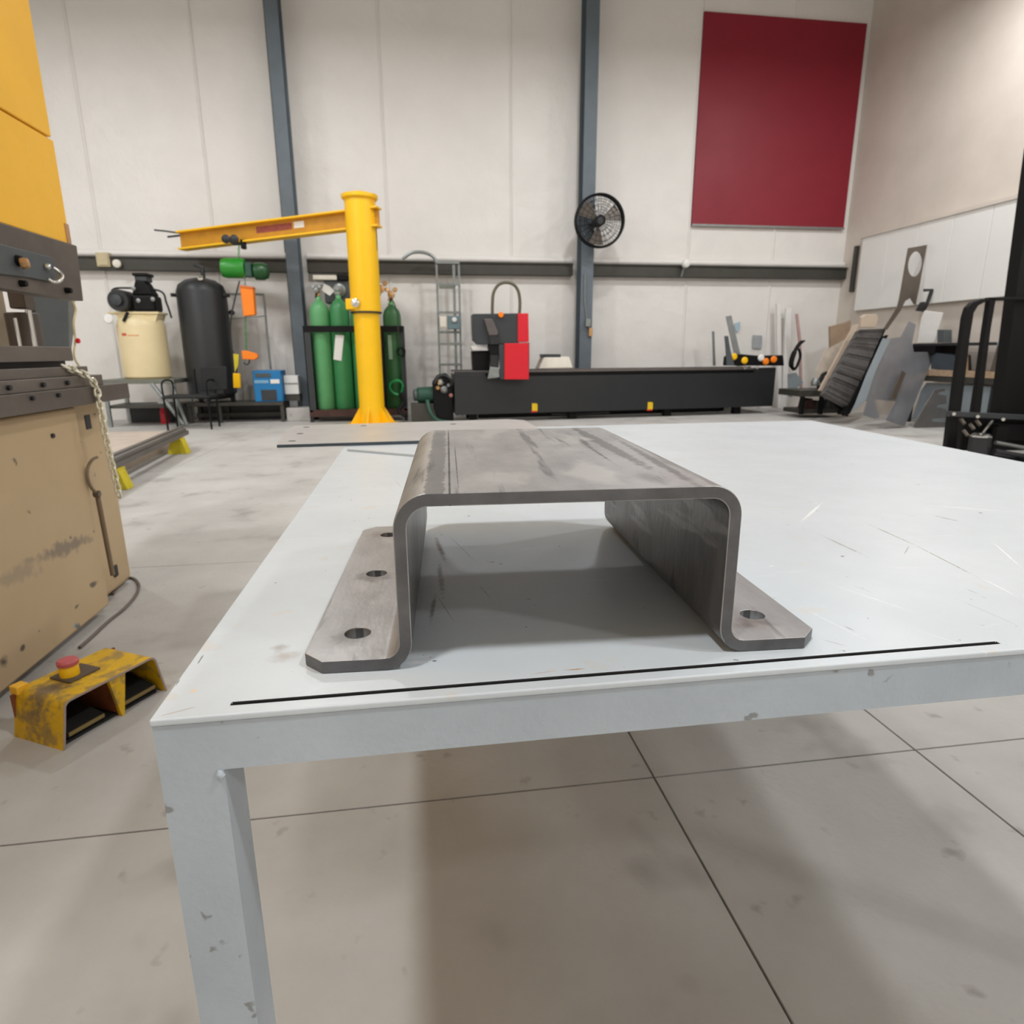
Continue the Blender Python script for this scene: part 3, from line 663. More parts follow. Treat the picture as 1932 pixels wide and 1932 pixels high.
tag(center(MB().prism([(-2.46, 4.6, .0), (-2.72, 7.6, 0), (-3.6, 7.6, 0), (-3.4, 4.6, 0)], (0, 0, .16)).build('sheet_stack', mat('pinkish_sheet', (196, 180, 166), .5), bevel=.004)), 'low flat pale stack on the floor behind the steel bars', 'sheet stack')

# ================================================================== JIB CRANE
jb = thing('jib_crane', 'yellow jib crane with round mast and overhead boom', 'crane', (-.66, 9.36, 0))
mx_, my_ = -.655, 9.36
MB().cyl((mx_, my_, .02), (mx_, my_, 1.55), .178, 36).build('mast', m_yel, jb)
MB().cyl((mx_, my_, 1.56), (mx_, my_, 2.98), .205, 36).build('mast_sleeve', m_yel, jb)
MB().lathe((mx_, my_, 1.535), [(.2, 0), (.215, .004), (.215, .02), (.2, .025)], 36).build('collar', m_blk, jb)
bx = MB(); bx.box(mx_ - .26, mx_ - .12, my_ - .16, my_ + .1, 1.58, 1.72); bx.build('roller_box', m_yel, jb, bevel=.01)
MB().lathe((mx_ - .12, my_ - .21, 1.66), [(.05, 0), (.055, .02), (.03, .035)], 16, (-.1, -1, 0)).build('roller', m_chrome, jb)
MB().cyl((mx_, my_, 0), (mx_, my_, .02), .36, 36).build('base_plate', m_yel, jb)
for k in range(6):
    a = PI / 3 * k + .35; dx, dy = math.cos(a), math.sin(a); n_ = Vector((-dy, dx, 0)) * .012
    c = Vector((mx_, my_, 0))
    MB().prism([c + Vector((dx * .17, dy * .17, .02)) - n_ / 2, c + Vector((dx * .33, dy * .33, .02)) - n_ / 2, c + Vector((dx * .30, dy * .30, .06)) - n_ / 2, c + Vector((dx * .175, dy * .175, .26)) - n_ / 2], n_).build('gusset', m_yel, jb)
E1 = Vector((-3.27, 10.3, 2.45)); E0 = Vector((mx_ + .25, my_ - .10, 2.64)); bd = (E0 - E1); bdn = bd.normalized(); sd = Vector((-bdn.y, bdn.x, 0)).normalized()
def iplate(w0, w1, z0, z1, nm, m_=m_yel, s0=0, s1=1):
    a = E1 + bd * s0; b = E1 + bd * s1
    MB().prism([a + sd * w0 + Vector((0, 0, z0)), a + sd * w1 + Vector((0, 0, z0)), a + sd * w1 + Vector((0, 0, z1)), a + sd * w0 + Vector((0, 0, z1))], b - a).build(nm, m_, jb)
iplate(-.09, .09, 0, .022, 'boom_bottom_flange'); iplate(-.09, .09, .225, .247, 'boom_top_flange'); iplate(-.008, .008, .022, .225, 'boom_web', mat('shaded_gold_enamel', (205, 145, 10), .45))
MB().lathe((mx_, my_, 2.98), [(.22, 0), (.24, .02), (.24, .06), (.1, .1)], 30).build('head_cap', m_yel, jb)
# label on boom web (illegible red print)
c0 = E1 + bd * .46 - sd * .0095
def on_web(s, z): return E1 + bd * s - sd * .0098 + Vector((0, 0, z))
MB().prism([on_web(.40, .10), on_web(.58, .10), on_web(.58, .19), on_web(.40, .19)], sd * .001).build('boom_label', mat('faded_red_print', (170, 80, 60), .6, 0, .3, 40), jb, label='faded red printed label')
MB().prism([on_web(.59, .11), on_web(.64, .11), on_web(.64, .19), on_web(.59, .19)], sd * .001).build('boom_label', m_white, jb, label='small pale label')
# end rods
MB().tube([E1 + Vector((0, 0, .23)), ya(312, 436, 10.35), ya(291, 434, 10.35)], .012, 6).build('end_rod', m_blk, jb)
MB().tube([E1 + Vector((0, 0, .2)), ya(316, 447, 10.3)], .014, 6).build('end_rod', m_blk, jb)
MB().tube(smooth_pts([ya(709, 425, 9.3), ya(711, 470, 9.3), ya(706, 500, 9.3)], 5), .008, 6).build('power_cable', m_girt, jb)

# hoist
hc = ya(455, 509, 9.95)
ho = thing('chain_hoist', 'bright green electric chain hoist hanging from the yellow boom', 'hoist', (hc.x, hc.y, hc.z))
xdir = Vector((1, .0, 0))
MB().lathe(hc + Vector((-.27, 0, .02)), [(.06, 0), (.12, .02), (.135, .08), (.135, .28), (.125, .33)], 28, (1, 0, 0)).build('motor_housing', m_green2, ho)
MB().box(hc.x + .06, hc.x + .16, hc.y - .09, hc.y + .09, hc.z - .1, hc.z + .09).build('gear_housing', m_dgreen, ho, bevel=.015)
MB().lathe(hc + Vector((.16, 0, -.02)), [(.07, 0), (.115, .03), (.12, .14), (.09, .2), (.04, .22)], 28, (1, 0, 0)).build('brake_housing', mat('dark_hoist_green', (24, 78, 34), .35), ho)
tr = ya(437, 456, 9.9)
MB().box(tr.x - .02, tr.x + .1, 9.82, 10.1, 2.50, 2.53).build('trolley_plate', m_blk, ho)
for dx in (-.05, .06):
    MB().lathe((tr.x + dx, 9.83, tr.z + .02), [(.05, 0), (.06, .02), (.03, .04)], 16, (0, -1, 0)).build('trolley_wheel', m_blk, ho)
q = ya(459, 461, 9.9); MB().box(q.x - .03, q.x + .03, 9.86, 9.96, q.z - .06, q.z + .06).build('limit_block', m_blk2, ho, bevel=.008)
def chain_simple(a, b, m_, parent, nm, r=.010, sp=.035):
    n_ = max(2, int((b - a).length / sp)); mb = MB(); d = (b - a) / n_
    for k in range(n_):
        c = a + d * (k + .5); dd = d.normalized(); sdv = Vector((1, 0, 0)) if k % 2 else Vector((0, 1, 0)); l = sp * .62
        mb.tube([c + sdv * r * 1.2 * math.cos(t_) + dd * l * math.sin(t_) for t_ in [2 * PI * i / 8 for i in range(8)]], r * .5, 5, closed=True)
    return mb.build(nm, m_, parent)
chain_simple(ya(451, 462, 9.9), ya(450, 495, 9.9), m_green2, ho, 'suspension_chain')
chain_simple(ya(461, 520, 9.9), ya(463, 540, 9.9), m_alu, ho, 'load_chain')
t = thing('hoist_chain_bag', 'orange chain container hanging below the green hoist', 'container', ya(466, 567, 9.9))
pts = [ya(x, y, 9.84) for x, y in ((452, 538), (477, 541), (481, 594), (459, 597))]
MB().prism(pts, (0, .13, 0)).build('bag_body', m_org, t, bevel=.012)
pts = [ya(x, y, 9.83) for x, y in ((452, 538), (477, 541), (477, 545), (452, 542))]
MB().prism(pts, (0, .15, 0)).build('bag_rim', mat('brown_orange', (220, 110, 30), .5), t)
chain_simple(ya(463, 597, 9.9), ya(465, 664, 9.9), m_green2, t, 'lower_chain', .009, .045)
t = thing('lifting_hook', 'orange hook block hanging low beneath the orange chain container', 'hook', ya(470, 670, 9.9))
pts = [ya(x, y, 9.86) for x, y in ((455, 662), (462, 661), (484, 667), (487, 674), (480, 679), (457, 678))]
MB().prism(pts, (0, .08, 0)).build('hook_block', m_org, t, bevel=.012)
MB().tube(smooth_pts([ya(470, 678, 9.9), ya(470, 684, 9.9), ya(465, 688, 9.9), ya(460, 684, 9.9)], 4), .010, 7).build('hook', m_blk, t)
t = thing('pendant_control', 'yellow push-button pendant hanging beside the black tank', 'remote control', ya(446, 720, 9.85))
pts = [ya(x, y, 9.82) for x, y in ((439, 704), (452, 705), (453, 732), (440, 732))]
MB().prism(pts, (0, .07, 0)).build('pendant_body', m_yel, t, bevel=.01)
MB().tube(smooth_pts([ya(446, 705, 9.86), ya(447, 690, 9.86), ya(444, 672, 9.86), ya(437, 655, 9.86), ya(436, 600, 9.86), ya(452, 530, 9.9)], 6), .011, 7).build('pendant_cable', m_blk, t)
pts = [ya(x, y, 9.84) for x, y in ((440, 667), (450, 669), (449, 690), (443, 702))]
MB().prism(pts, (0, .03, 0)).build('strain_sleeve', mat('dull_yellow', (214, 196, 40), .5), t)
# pipes on wall
t = thing('air_pipe', 'thin grey air pipe running from the black tank to the blue dryer', 'pipe', ya(470, 560, 10.3))
MB().tube(smooth_pts([ya(424, 555, 10.2), ya(450, 555, 10.25), ya(492, 556, 10.3), ya(498, 562, 10.3), ya(503, 620, 10.3), ya(511, 697, 10.3)], 6), .016, 8).build('main_pipe', m_alu, t)
MB().tube([ya(424, 603, 10.3), ya(500, 596, 10.3)], .008, 6).build('thin_line', m_alu, t)
MB().lathe(ya(438, 590, 10.3), [(.04, 0), (.04, .04)], 14, (0, -1, 0)).build('gauge', m_blk, t)

# ================================================================== BLACK TANK, SHELF, DRYER, COMPRESSOR
tk = ya(395, 640, 10.1); tx = -3.03
t = thing('air_tank', 'tall black air receiver tank beside the cream compressor', 'tank', (tx, 10.15, .3))
Rk = .335
MB().lathe((tx, 10.15, .34), [(.1, 0), (.25, .02), (Rk, .1), (Rk, 1.52), (.30, 1.62), (.2, 1.69), (.08, 1.72)], 40).build('tank_shell', m_blk, t)
for k in range(3):
    a = 2 * PI * k / 3 + .5; MB().box(tx + .27 * math.cos(a) - .03, tx + .27 * math.cos(a) + .03, 10.15 + .27 * math.sin(a) - .03, 10.15 + .27 * math.sin(a) + .03, .3, .44).build('leg', m_blk, t)
c = ya(379, 526, 10.15 - Rk * .7); MB().lathe(c, [(.035, 0), (.04, .02), (.02, .04)], 14, (0, -1, .6)).build('gauge', m_chrome, t)
MB().tube([(tx + .05, 10.15, 2.05), (tx + .05, 10.15, 2.2), (tx - .05, 10.15, 2.24)], .03, 8).build('top_fitting', m_blk, t)
for zz in (1.82,):
    MB().cyl((tx - Rk - .05, 10.05, zz), (tx - Rk + .02, 10.1, zz), .025).build('side_port', m_blk, t)
    MB().cyl((tx + Rk - .02, 10.05, zz), (tx + Rk + .06, 10.1, zz), .025).build('side_port', m_blk, t)
sh = thing('low_shelf', 'long low dark steel bench along the back wall', 'bench', (-3.4, 10.2, 0))
MB().box(-3.368, -2.0, 9.95, 10.45, .25, .30).build('shelf_top', m_girt, sh, bevel=.004)
for xx in (-3.36, -2.95, -2.05):
    for yy in (9.97, 10.38): MB().box(xx, xx + .05, yy, yy + .05, 0, .25).build('leg', m_girt, sh)
MB().box(-3.36, -2.0, 10.3, 10.34, .06, .12).build('stretcher', m_girt, sh)
MB().box(-3.36, -2.0, 10.43, 10.45, 0.0, .25).build('back_panel', m_blk, sh)
# blue dryer
t = thing('air_dryer', 'blue box-shaped air dryer standing on the low bench', 'air dryer', (-2.2, 10.0, .3))
mb = MB(); (a, b, z0, z1) = pbox(mb, 478, 697, 532, 756, 9.97, .4); mb.bm.free()
cs_ = MB().box(a, b, 9.97, 10.33, .30, .76).build('case', m_blue, t, bevel=.015)
MB().box(a + .04, a + .26, 9.962, 9.972, .66, .72).build('display', m_slate, cs_, bevel=.004)
MB().box(a + .10, a + .32, 9.962, 9.972, .32, .48).build('grille', m_char, cs_, bevel=.006)
MB().box(a + .25, b - .03, 9.962, 9.972, .57, .63).build('label_plate', m_white, cs_)
MB().box(a + .02, a + .22, 9.963, 9.972, .575, .62).build('label_plate', mat('pale_blue_print', (130, 180, 210), .5), cs_)
t = thing('wall_box', 'white box on the wall right of the blue dryer', 'box', (-1.9, 10.5, .4))
MB().box(-1.99, -1.78, 10.1, 10.3, .40, .68).build('box_body', m_white, t, bevel=.01)
MB().box(-1.98, -1.79, 10.092, 10.1, .55, .57).build('lid_line', m_alu, t)
MB().box(-1.99, -1.78, 10.12, 10.34, .30, .40).build('box_stand', m_girt, t)
# chair
t = thing('office_chair', 'black four-legged chair in front of the black tank', 'chair', (-3.0, 9.5, 0))
mb = MB(); mb.prism([ya(x, y, 9.45) for x, y in ((377, 693), (427, 691), (428, 735), (380, 738))], (0, .04, 0)); mb.build('backrest', mat('black_fabric', (34, 35, 36), .8), t, bevel=.015)
MB().box(-3.38, -2.78, 9.1, 9.5, .42, .46).build('seat', mat('black_fabric', (34, 35, 36), .8), t, bevel=.015)
for (x_, y_) in ((-3.36, 9.12), (-2.8, 9.12), (-3.36, 9.48), (-2.8, 9.48)):
    MB().cyl((x_, y_, 0), (x_, y_, .42), .013, 10).build('leg', m_blk2, t)
for x_ in (-3.36, -2.8):
    MB().tube(smooth_pts([Vector((x_, 9.48, .46)), Vector((x_, 9.5, .62)), Vector((x_, 9.3, .66)), Vector((x_, 9.12, .62)), Vector((x_, 9.12, .44))], 5), .012, 8).build('armrest', m_blk2, t)
for x_ in (-2.95 - .1, -2.6 - .08): MB().cyl((x_, 9.49, .44), (x_, 9.49, .8), .012, 8).build('back_post', m_blk2, t)
# compressor stand and compressor
st = thing('compressor_stand', 'grey steel stand carrying the cream compressor', 'stand', (-3.85, 9.9, 0))
MB().box(-4.35, -3.38, 9.62, 10.32, .60, .66).build('stand_top', mat('greenish_grey_steel', (120, 122, 112), .5, .3), st, bevel=.006)
for (x_, y_) in ((-4.33, 9.64), (-3.43, 9.64), (-4.33, 10.27), (-3.43, 10.27)): MB().box(x_, x_ + .045, y_, y_ + .045, 0, .6).build('leg', m_alu, st)
MB().box(-4.33, -3.40, 9.68, 10.3, .26, .30).build('lower_shelf', m_girt, st)
MB().box(-4.33, -3.40, 10.28, 10.31, .0, .26).build('kick_panel', m_blk, st)
MB().tube([(-3.66, 9.6, .6), (-3.30, 9.55, .03)], .03, 8).build('brace', m_alu, st)
MB().tube([(-3.40, 9.6, .56), (-3.26, 9.55, .03)], .025, 8).build('brace', m_alu, st)
cx, cy, Rc = -3.84, 9.97, .31
t = thing('air_compressor', 'cream upright compressor tank with black pump on top', 'compressor', (cx, cy, .66))
MB().lathe((cx, cy, .66), [(Rc * .9, 0), (Rc, .03), (Rc, .72), (.29, .80), (.2, .87), (.05, .89)], 36).build('tank_shell', m_cream, t)
MB().box(cx - .34, cx + .32, cy - .18, cy + .18, 1.545, 1.575).build('pump_deck', m_cream, t, bevel=.006)
MB().prism([(cx - .2, cy - .16, 1.40), (cx + .24, cy - .16, 1.40), (cx + .30, cy - .16, 1.545), (cx - .25, cy - .16, 1.545)], (0, .3, 0)).build('deck_support', m_cream, t)
mo_ = MB().lathe((cx - .16, cy - .24, 1.72), [(.13, 0), (.145, .03), (.145, .34), (.12, .38)], 24, (0, 1, 0)).build('motor', m_blk, t)
MB().lathe((cx - .16, cy - .30, 1.72), [(.02, 0), (.07, .01), (.07, .05), (.03, .06)], 24, (0, 1, 0)).build('motor_hub', m_char, mo_)
MB().box(cx - .02, cx + .28, cy - .17, cy + .15, 1.575, 1.80).build('crankcase', m_blk2, t, bevel=.04)
hd_ = MB().prism([(cx - .02, cy - .12, 1.80), (cx + .26, cy - .12, 1.80), (cx + .17, cy - .12, 1.98), (cx + .05, cy - .12, 2.0)], (0, .24, 0)).build('cylinder_head', m_blk2, t, bevel=.02)
MB().box(cx + .04, cx + .20, cy - .1, cy + .1, 1.98, 2.05).build('head_cover', m_char, hd_, bevel=.01)
MB().box(cx + .02, cx + .22, cy - .12, cy + .12, 2.05, 2.09).build('air_filter', m_blk2, t, bevel=.01)
for (dx, dz) in ((.04, 1.88), (.08, 1.72), (.27, 1.74)): MB().lathe((cx + dx, cy - .175, dz), [(.025, 0), (.03, .01), (.015, .02)], 12, (0, -1, 0)).build('fitting', m_alu, t)
MB().tube(smooth_pts([Vector((cx - .32, cy, 1.86)), Vector((cx - .2, cy, 1.9)), Vector((cx + .3, cy, 1.87)), Vector((cx + .38, cy, 1.7)), Vector((cx + .42, cy, 1.5))], 6), .014, 8).build('belt_guard_rim', m_blk, t)
MB().lathe((cx - .29, cy - .27, 1.47), [(.06, 0), (.065, .02), (.05, .04)], 18, (0, -1, 0)).build('pressure_gauge', m_white, t)
MB().tube([(cx - .05, cy - .25, 1.56), (cx - .10, cy - .3, 1.44)], .022, 8).build('drain_valve', m_blk2, t)
m_logo = mat('red_print', (206, 84, 60), .6)
a0 = 1.28
for (xx, zz, ww, hh_) in ((-.25, 1.26, .055, .03),):
    an0 = math.atan2(-1, -.45)
    pts = []; 
    for q in range(5): an = an0 - .12 + q * .06; pts.append((cx + (Rc + .001) * math.cos(an), cy + (Rc + .001) * math.sin(an)))
    mb = MB()
    for i in range(4): mb.prism([(pts[i][0], pts[i][1], 1.25), (pts[i + 1][0], pts[i + 1][1], 1.25), (pts[i + 1][0], pts[i + 1][1], 1.285), (pts[i][0], pts[i][1], 1.285)], (.003, .003, 0))
    mb.build('red_decal', m_logo, t)
    mb = MB(); 
    for i in range(10):
        an = an0 + .16 + i * .05; an2 = an + .05
        mb.prism([(cx + (Rc + .001) * math.cos(an), cy + (Rc + .001) * math.sin(an), 1.245), (cx + (Rc + .001) * math.cos(an2), cy + (Rc + .001) * math.sin(an2), 1.245), (cx + (Rc + .001) * math.cos(an2), cy + (Rc + .001) * math.sin(an2), 1.262), (cx + (Rc + .001) * math.cos(an), cy + (Rc + .001) * math.sin(an), 1.262)], (0, .003, 0))
    mb.build('orange_print_line', mat('pale_orange_print', (230, 170, 120), .6), t)
t = thing('fire_extinguisher', 'red bottle with a white top leaning at the compressor stand', 'bottle', (-3.5, 9.5, 0))
p0 = za(312, 799, .0); 
MB().lathe((p0.x, p0.y, 0), [(.05, 0), (.055, .02), (.055, .18), (.04, .21), (.045, .24), (.06, .30), (.05, .35), (.02, .37)], 18).build('bottle_body', m_red, t)
MB().lathe((p0.x, p0.y, .235), [(.047, 0), (.064, .06), (.055, .12), (.02, .14)], 18).build('bottle_top', m_white, t)

# ================================================================== GAS CYLINDER RACK
rk = thing('cylinder_rack', 'dark steel cage rack holding the green gas cylinders', 'rack', (-.85, 9.95, 0))
rx0, rx1, ry0, ry1 = -1.60, -.16, 9.80, 10.34
for xx in (rx0, rx1 - .05):
    for yy in (ry0, ry1 - .05): MB().box(xx, xx + .05, yy, yy + .05, 0.0, 1.38).build('post', m_blk, rk)
MB().box(rx0, rx1, ry0 - .01, ry0 + .01, 1.30, 1.39).build('top_rail', m_blk2, rk)
MB().box(rx0, rx1, ry1 - .01, ry1 + .01, 1.30, 1.39).build('top_rail', m_blk2, rk)
for xx in (rx0, rx1 - .01): MB().box(xx, xx + .01, ry0, ry1, 1.30, 1.39).build('side_rail', m_blk2, rk)
MB().box(rx0, rx1, ry0, ry1, .15, .18).build('deck', m_rust, rk)
MB().box(rx0, rx0 + .012, ry0, ry1, .18, 1.30).build('side_panel', m_char, rk)
MB().box(rx0 + .012, rx0 + .10, ry0 - .004, ry0 + .004, .18, 1.30).build('front_panel', m_char, rk)
MB().box(rx0, rx1, ry0 - .01, ry0 + .005, .08, .15).build('deck_edge', m_rust, rk)
MB().box(rx0, rx1, ry1 - .004, ry1 + .004, .18, 1.30).build('back_panel', m_blk, rk)
MB().box(-.62, -.45, ry0 - .006, ry0 + .006, .18, 1.3).build('centre_panel', m_blk2, rk)
def cylinder(x, y, h, r, label, m_, top, sh=None):
    t = thing('gas_cylinder', label, 'gas cylinder', (x, y, .18), 0, 'green gas cylinders in the rack')
    MB().lathe((x, y, .18), [(r * .9, 0), (r, .02), (r, h - .17), (r * .96, h - .12), (r * .85, h - .07), (r * .62, h - .03), (r * .38, h), (r * .25, h + .02)], 28).build('cylinder_body', m_, t)
    MB().lathe((x, y, .18 + h + .02), [(r * .28, 0), (r * .28, .04), (.018, .05), (.018, .11)], 14).build('neck_ring', mat('pale_green_neck', (120, 190, 130), .5), t)
    vb_ = MB().box(x - .045, x + .03, y - .02, y + .02, .18 + h + .075, .18 + h + .115).build('valve_body', top, t, bevel=.005)
    v = MB().lathe((x, y, .18 + h + .13), [(.03, 0), (.034, .01), (.03, .02)], 12).build('handwheel', top, vb_)
    return t
m_g1 = mat('light_cylinder_green', (96, 168, 110), .4, 0, .06, 4)
cylinder(-1.375, 9.99, 1.56, .142, 'light green gas cylinder, leftmost in the rack', m_g1, m_brass)
cB = cylinder(-1.09, 9.99, 1.58, .142, 'green gas cylinder with a white tag, second from the left', m_green, m_alu)
MB().lathe((-1.09, 9.99, 1.575), [(.140, 0), (.132, .04), (.124, .055)], 28).build('cream_band', mat('cream_print', (226, 216, 160), .6), cB)
pts = [ya(x, y, 9.84) for x, y in ((633, 632), (649, 633), (644, 681), (629, 678))]
MB().prism(pts, (0, .004, 0)).build('white_tag', m_white, cB)
cylinder(-.81, 9.99, 1.5, .13, 'green gas cylinder half hidden behind the yellow mast', m_green, m_alu)
cylinder(-.33, 10.0, 1.50, .135, 'dark green gas cylinder with a pale strip right of the mast', mat('dark_cylinder_green', (58, 112, 66), .45, 0, .08, 4), m_brass)
cylinder(-.36, 10.22, 1.30 + .1, .07, 'slim pale green gas cylinder at the back right of the rack', m_g1, m_brass)
pts = [ya(x, y, 9.86) for x, y in ((731, 632), (738, 632), (741, 678), (734, 678))]
def hang(name, label, cat, pts, Y, d, m_, bev=.008):
    o = MB(); o.prism([ya(x, y, Y) for x, y in pts], (0, d, 0)); o = o.build(name, m_, bevel=bev); return tag(center(o), label, cat)
hang('pale_strip_tag', 'pale vertical strip on the dark green cylinder at right', 'tag', ((731, 632), (738, 632), (741, 678), (734, 678)), 9.857, .006, mat('pale_green_strip', (150, 180, 150), .5), 0)
# regulators
def regulator(px, py, Y, label, m_, s=1):
    p = ya(px, py, Y); t = thing('gas_regulator', label, 'regulator', p, 0, 'regulators on the gas cylinders')
    rb_ = MB().lathe(p + Vector((0, .03, 0)), [(.04 * s, 0), (.05 * s, .02), (.045 * s, .06), (.02, .07)], 18, (0, -1, 0)).build('regulator_body', m_, t)
    for dx in (-.05, .055): MB().lathe(p + Vector((dx * s, 0, .06 * s)), [(.03 * s, 0), (.032 * s, .02), (.028 * s, .03)], 16, (dx, -1, .2)).build('gauge', m_, rb_)
    MB().tube([p + Vector((0, 0, -.02)), p + Vector((-.02, .02, -.1))], .014, 8).build('stem', m_blk, t)
regulator(597, 548, 9.95, 'silver regulator on the leftmost green cylinder', m_alu, .8)
regulator(718, 545, 9.95, 'tan brass regulator just right of the yellow mast', m_brass, 1.2)
regulator(738, 556, 9.95, 'farther right tan brass regulator on the rack', m_brass, 1.1)
hang('paper_tag', 'white paper tag tilted above the left cylinders', 'tag', ((611, 535), (622, 540), (631, 549), (622, 558), (607, 548)), 10.0, .01, m_white, 0)
t = thing('wall_unit', 'grey machine box on the wall behind the gas cylinders', 'machine', ya(640, 545, 10.45))
mb = MB(); pbox(mb, 612, 528, 668, 572, 10.45, .3); mb.build('unit_body', m_slate, t, bevel=.02)
mb = MB(); pbox(mb, 590, 519, 636, 528, 10.40, .3); mb.build('pale_top', m_paper, t, bevel=.01)
mb = MB(); pbox(mb, 634, 517, 656, 529, 10.40, .3); mb.build('black_top', m_blk2, t, bevel=.01)
p = ya(640, 548, 10.44); MB().lathe(p, [(.09, 0), (.1, .02), (.06, .04)], 20, (0, -1, 0)).build('round_cover', m_alu, t)
def coil(name, label, px, py, Y, r, m_, n=3, rr=.012):
    p = ya(px, py, Y); pts = []
    for k in range(n * 20):
        a = 2 * PI * k / 20; q = r * (1 + .08 * math.sin(k * .9)); pts.append(p + Vector((q * math.cos(a), k * .0015, q * 1.1 * math.sin(a))))
    return tag(center(MB().tube(pts, rr, 7).build(name, m_)), label, 'hose')
coil('coiled_hose', 'bright green hose coiled on the right end of the rack', 748, 731, 9.70, .095, mat('bright_green_hose', (20, 150, 80), .4))
coil('coiled_cable', 'black cable coil hanging at the right side of the rack', 757, 664, 9.73, .055, m_blk2)
for k, (pts, lab) in enumerate(((((738, 560), (749, 590), (752, 650)), 'thin dark hose hanging right of the tan regulators'), )):
    tag(center(MB().tube(smooth_pts([ya(x, y, 9.72) for x, y in pts], 6), .008, 6).build('hanging_hose', m_girt)), lab, 'hose')
tag(center(MB().tube(smooth_pts([ya(755, 741, 9.6), ya(762, 760, 9.6), ya(752, 775, 9.55), ya(765, 785, 9.5)], 6), .03, 8).build('rubber_hose', m_blk2)), 'thick black hose heaped at the right foot of the rack', 'hose')

# ================================================================== GALVANISED STRUT TOWER
t = thing('strut_frame', 'tall galvanised strut frame with pipes against the back wall', 'frame', (.56, 10.45, 0))
for (x_, w_) in ((.375, .03), (.64, .04), (.72, .03)):
    hgt = 2.33
    MB().box(x_ - w_ / 2, x_ + w_ / 2, 10.42, 10.46, 0, hgt).build('upright', m_alu, t)
for zz in (2.02, 2.34, 1.60, 1.30, 1.12, .8): MB().box(.36, .735, 10.40, 10.42, zz, zz + .035).build('crossbar', m_alu, t)
MB().box(.40, .62, 10.33, 10.40, 1.97, 2.02).build('small_plate', mat('grey_olive', (120, 122, 112), .5), t)
MB().tube(smooth_pts([Vector((.38, 10.44, 2.34)), Vector((.33, 10.44, 2.44)), Vector((.18, 10.44, 2.50)), Vector((.0, 10.44, 2.49)), Vector((-.14, 10.44, 2.40))], 6), .025, 8).build('bent_conduit', m_alu, t)
eb = thing('electrical_box', 'blue-grey electrical box mounted on the strut frame', 'box', (.6, 10.3, 1.36))
MB().box(.52, .71, 10.28, 10.40, 1.36, 1.56).build('box_body', mat('blue_grey_enamel', (112, 134, 140), .45), eb, bevel=.008)
MB().lathe((.62, 10.28, 1.50), [(.035, 0), (.04, .015), (.03, .03)], 16, (0, -1, 0)).build('meter', m_white, eb)
eb = thing('electrical_box', 'small pale box left of the blue-grey electrical box', 'box', (.43, 10.3, 1.36))
MB().box(.39, .50, 10.30, 10.40, 1.38, 1.55).build('box_body', m_paper, eb, bevel=.006)
MB().box(.40, .49, 10.292, 10.30, 1.40, 1.53).build('box_door', m_paper, eb)

# ================================================================== PLASMA CUTTING TABLE
ct = thing('cutting_table', 'long black cutting table along the back wall', 'cutting table', (3.2, 9.9, 0))
ya0, ya1 = 9.25, 9.75
xL, xR = .535, 5.80
def P2(x, off=0): return Vector((x, ya0 + (ya1 - ya0) * (x - xL) / (xR - xL) + off, 0))
def frontbox(x0, x1, z0, z1, o0, o1, nm, m_, parent=ct, bevel=.004):
    a, b, c, d = P2(x0, o0), P2(x1, o0), P2(x1, o1), P2(x0, o1)
    return MB().prism([Vector((v.x, v.y, z0)) for v in (a, b, c, d)], (0, 0, z1 - z0)).build(nm, m_, parent, bevel=bevel)
frontbox(xL, xR, .12, .66, 0, .02, 'front_panel', m_blk)
frontbox(xL, xR, .66, .715, .03, .06, 'shadow_gap', m_blk2)
frontbox(xL, 1.0, .66, .735, 0, .03, 'end_bracket', m_blk); frontbox(5.4, xR, .66, .735, 0, .03, 'end_bracket', m_blk)
frontbox(xL, xR, .715, .745, .01, .07, 'top_rail', mat('brown_grey_rail', (112, 104, 100), .5, .4))
frontbox(xL, xR, .715, .745, .80, .86, 'top_rail', mat('brown_grey_rail', (112, 104, 100), .5, .4))
frontbox(xL, xL + .02, .12, .70, .02, .86, 'end_panel', m_blk); frontbox(xR - .02, xR, .12, .70, .02, .86, 'end_panel', m_blk)
frontbox(xL + .02, xR - .02, .60, .62, .06, .84, 'water_tray', m_dsheet)
for k in range(52):
    x = xL + .06 + k * .1
    frontbox(x, x + .006, .62, .728, .08, .80, 'slat', m_dsheet, bevel=0)
for x in (.75, 2.3, 3.9, 5.15):
    for o_ in (.1, .68): frontbox(x, x + .12, .0, .12, o_, o_ + .12, 'leg', m_blk2)
frontbox(.9, 5.0, .03, .10, .3, .36, 'lower_beam', m_blk2)
frontbox(2.05, 3.0, .055, .075, .2, .5, 'lower_shelf', m_char)
for px_ in (1009, 1236):
    mb = MB(); a = ya(px_, 771, 9.3); fx = a.x; yy = P2(fx).y
    pts = [Vector((x, yy - .003, z)) for x, z in rrect(fx, ya(px_, 769 if px_ < 1100 else 766, yy).z, .105, .125, .025, 4)]
    st_ = mb.prism(pts, (0, .0022, 0)).build('warning_sticker', mat('sticker_yellow', (236, 196, 10), .5, 0, .1, 30), ct)
    z_ = ya(px_, 776 if px_ < 1100 else 773, yy).z
    MB().box(fx - .04, fx + .04, yy - .0045, yy - .003, z_ - .012, z_ + .008).build('sticker_band', m_red, st_)
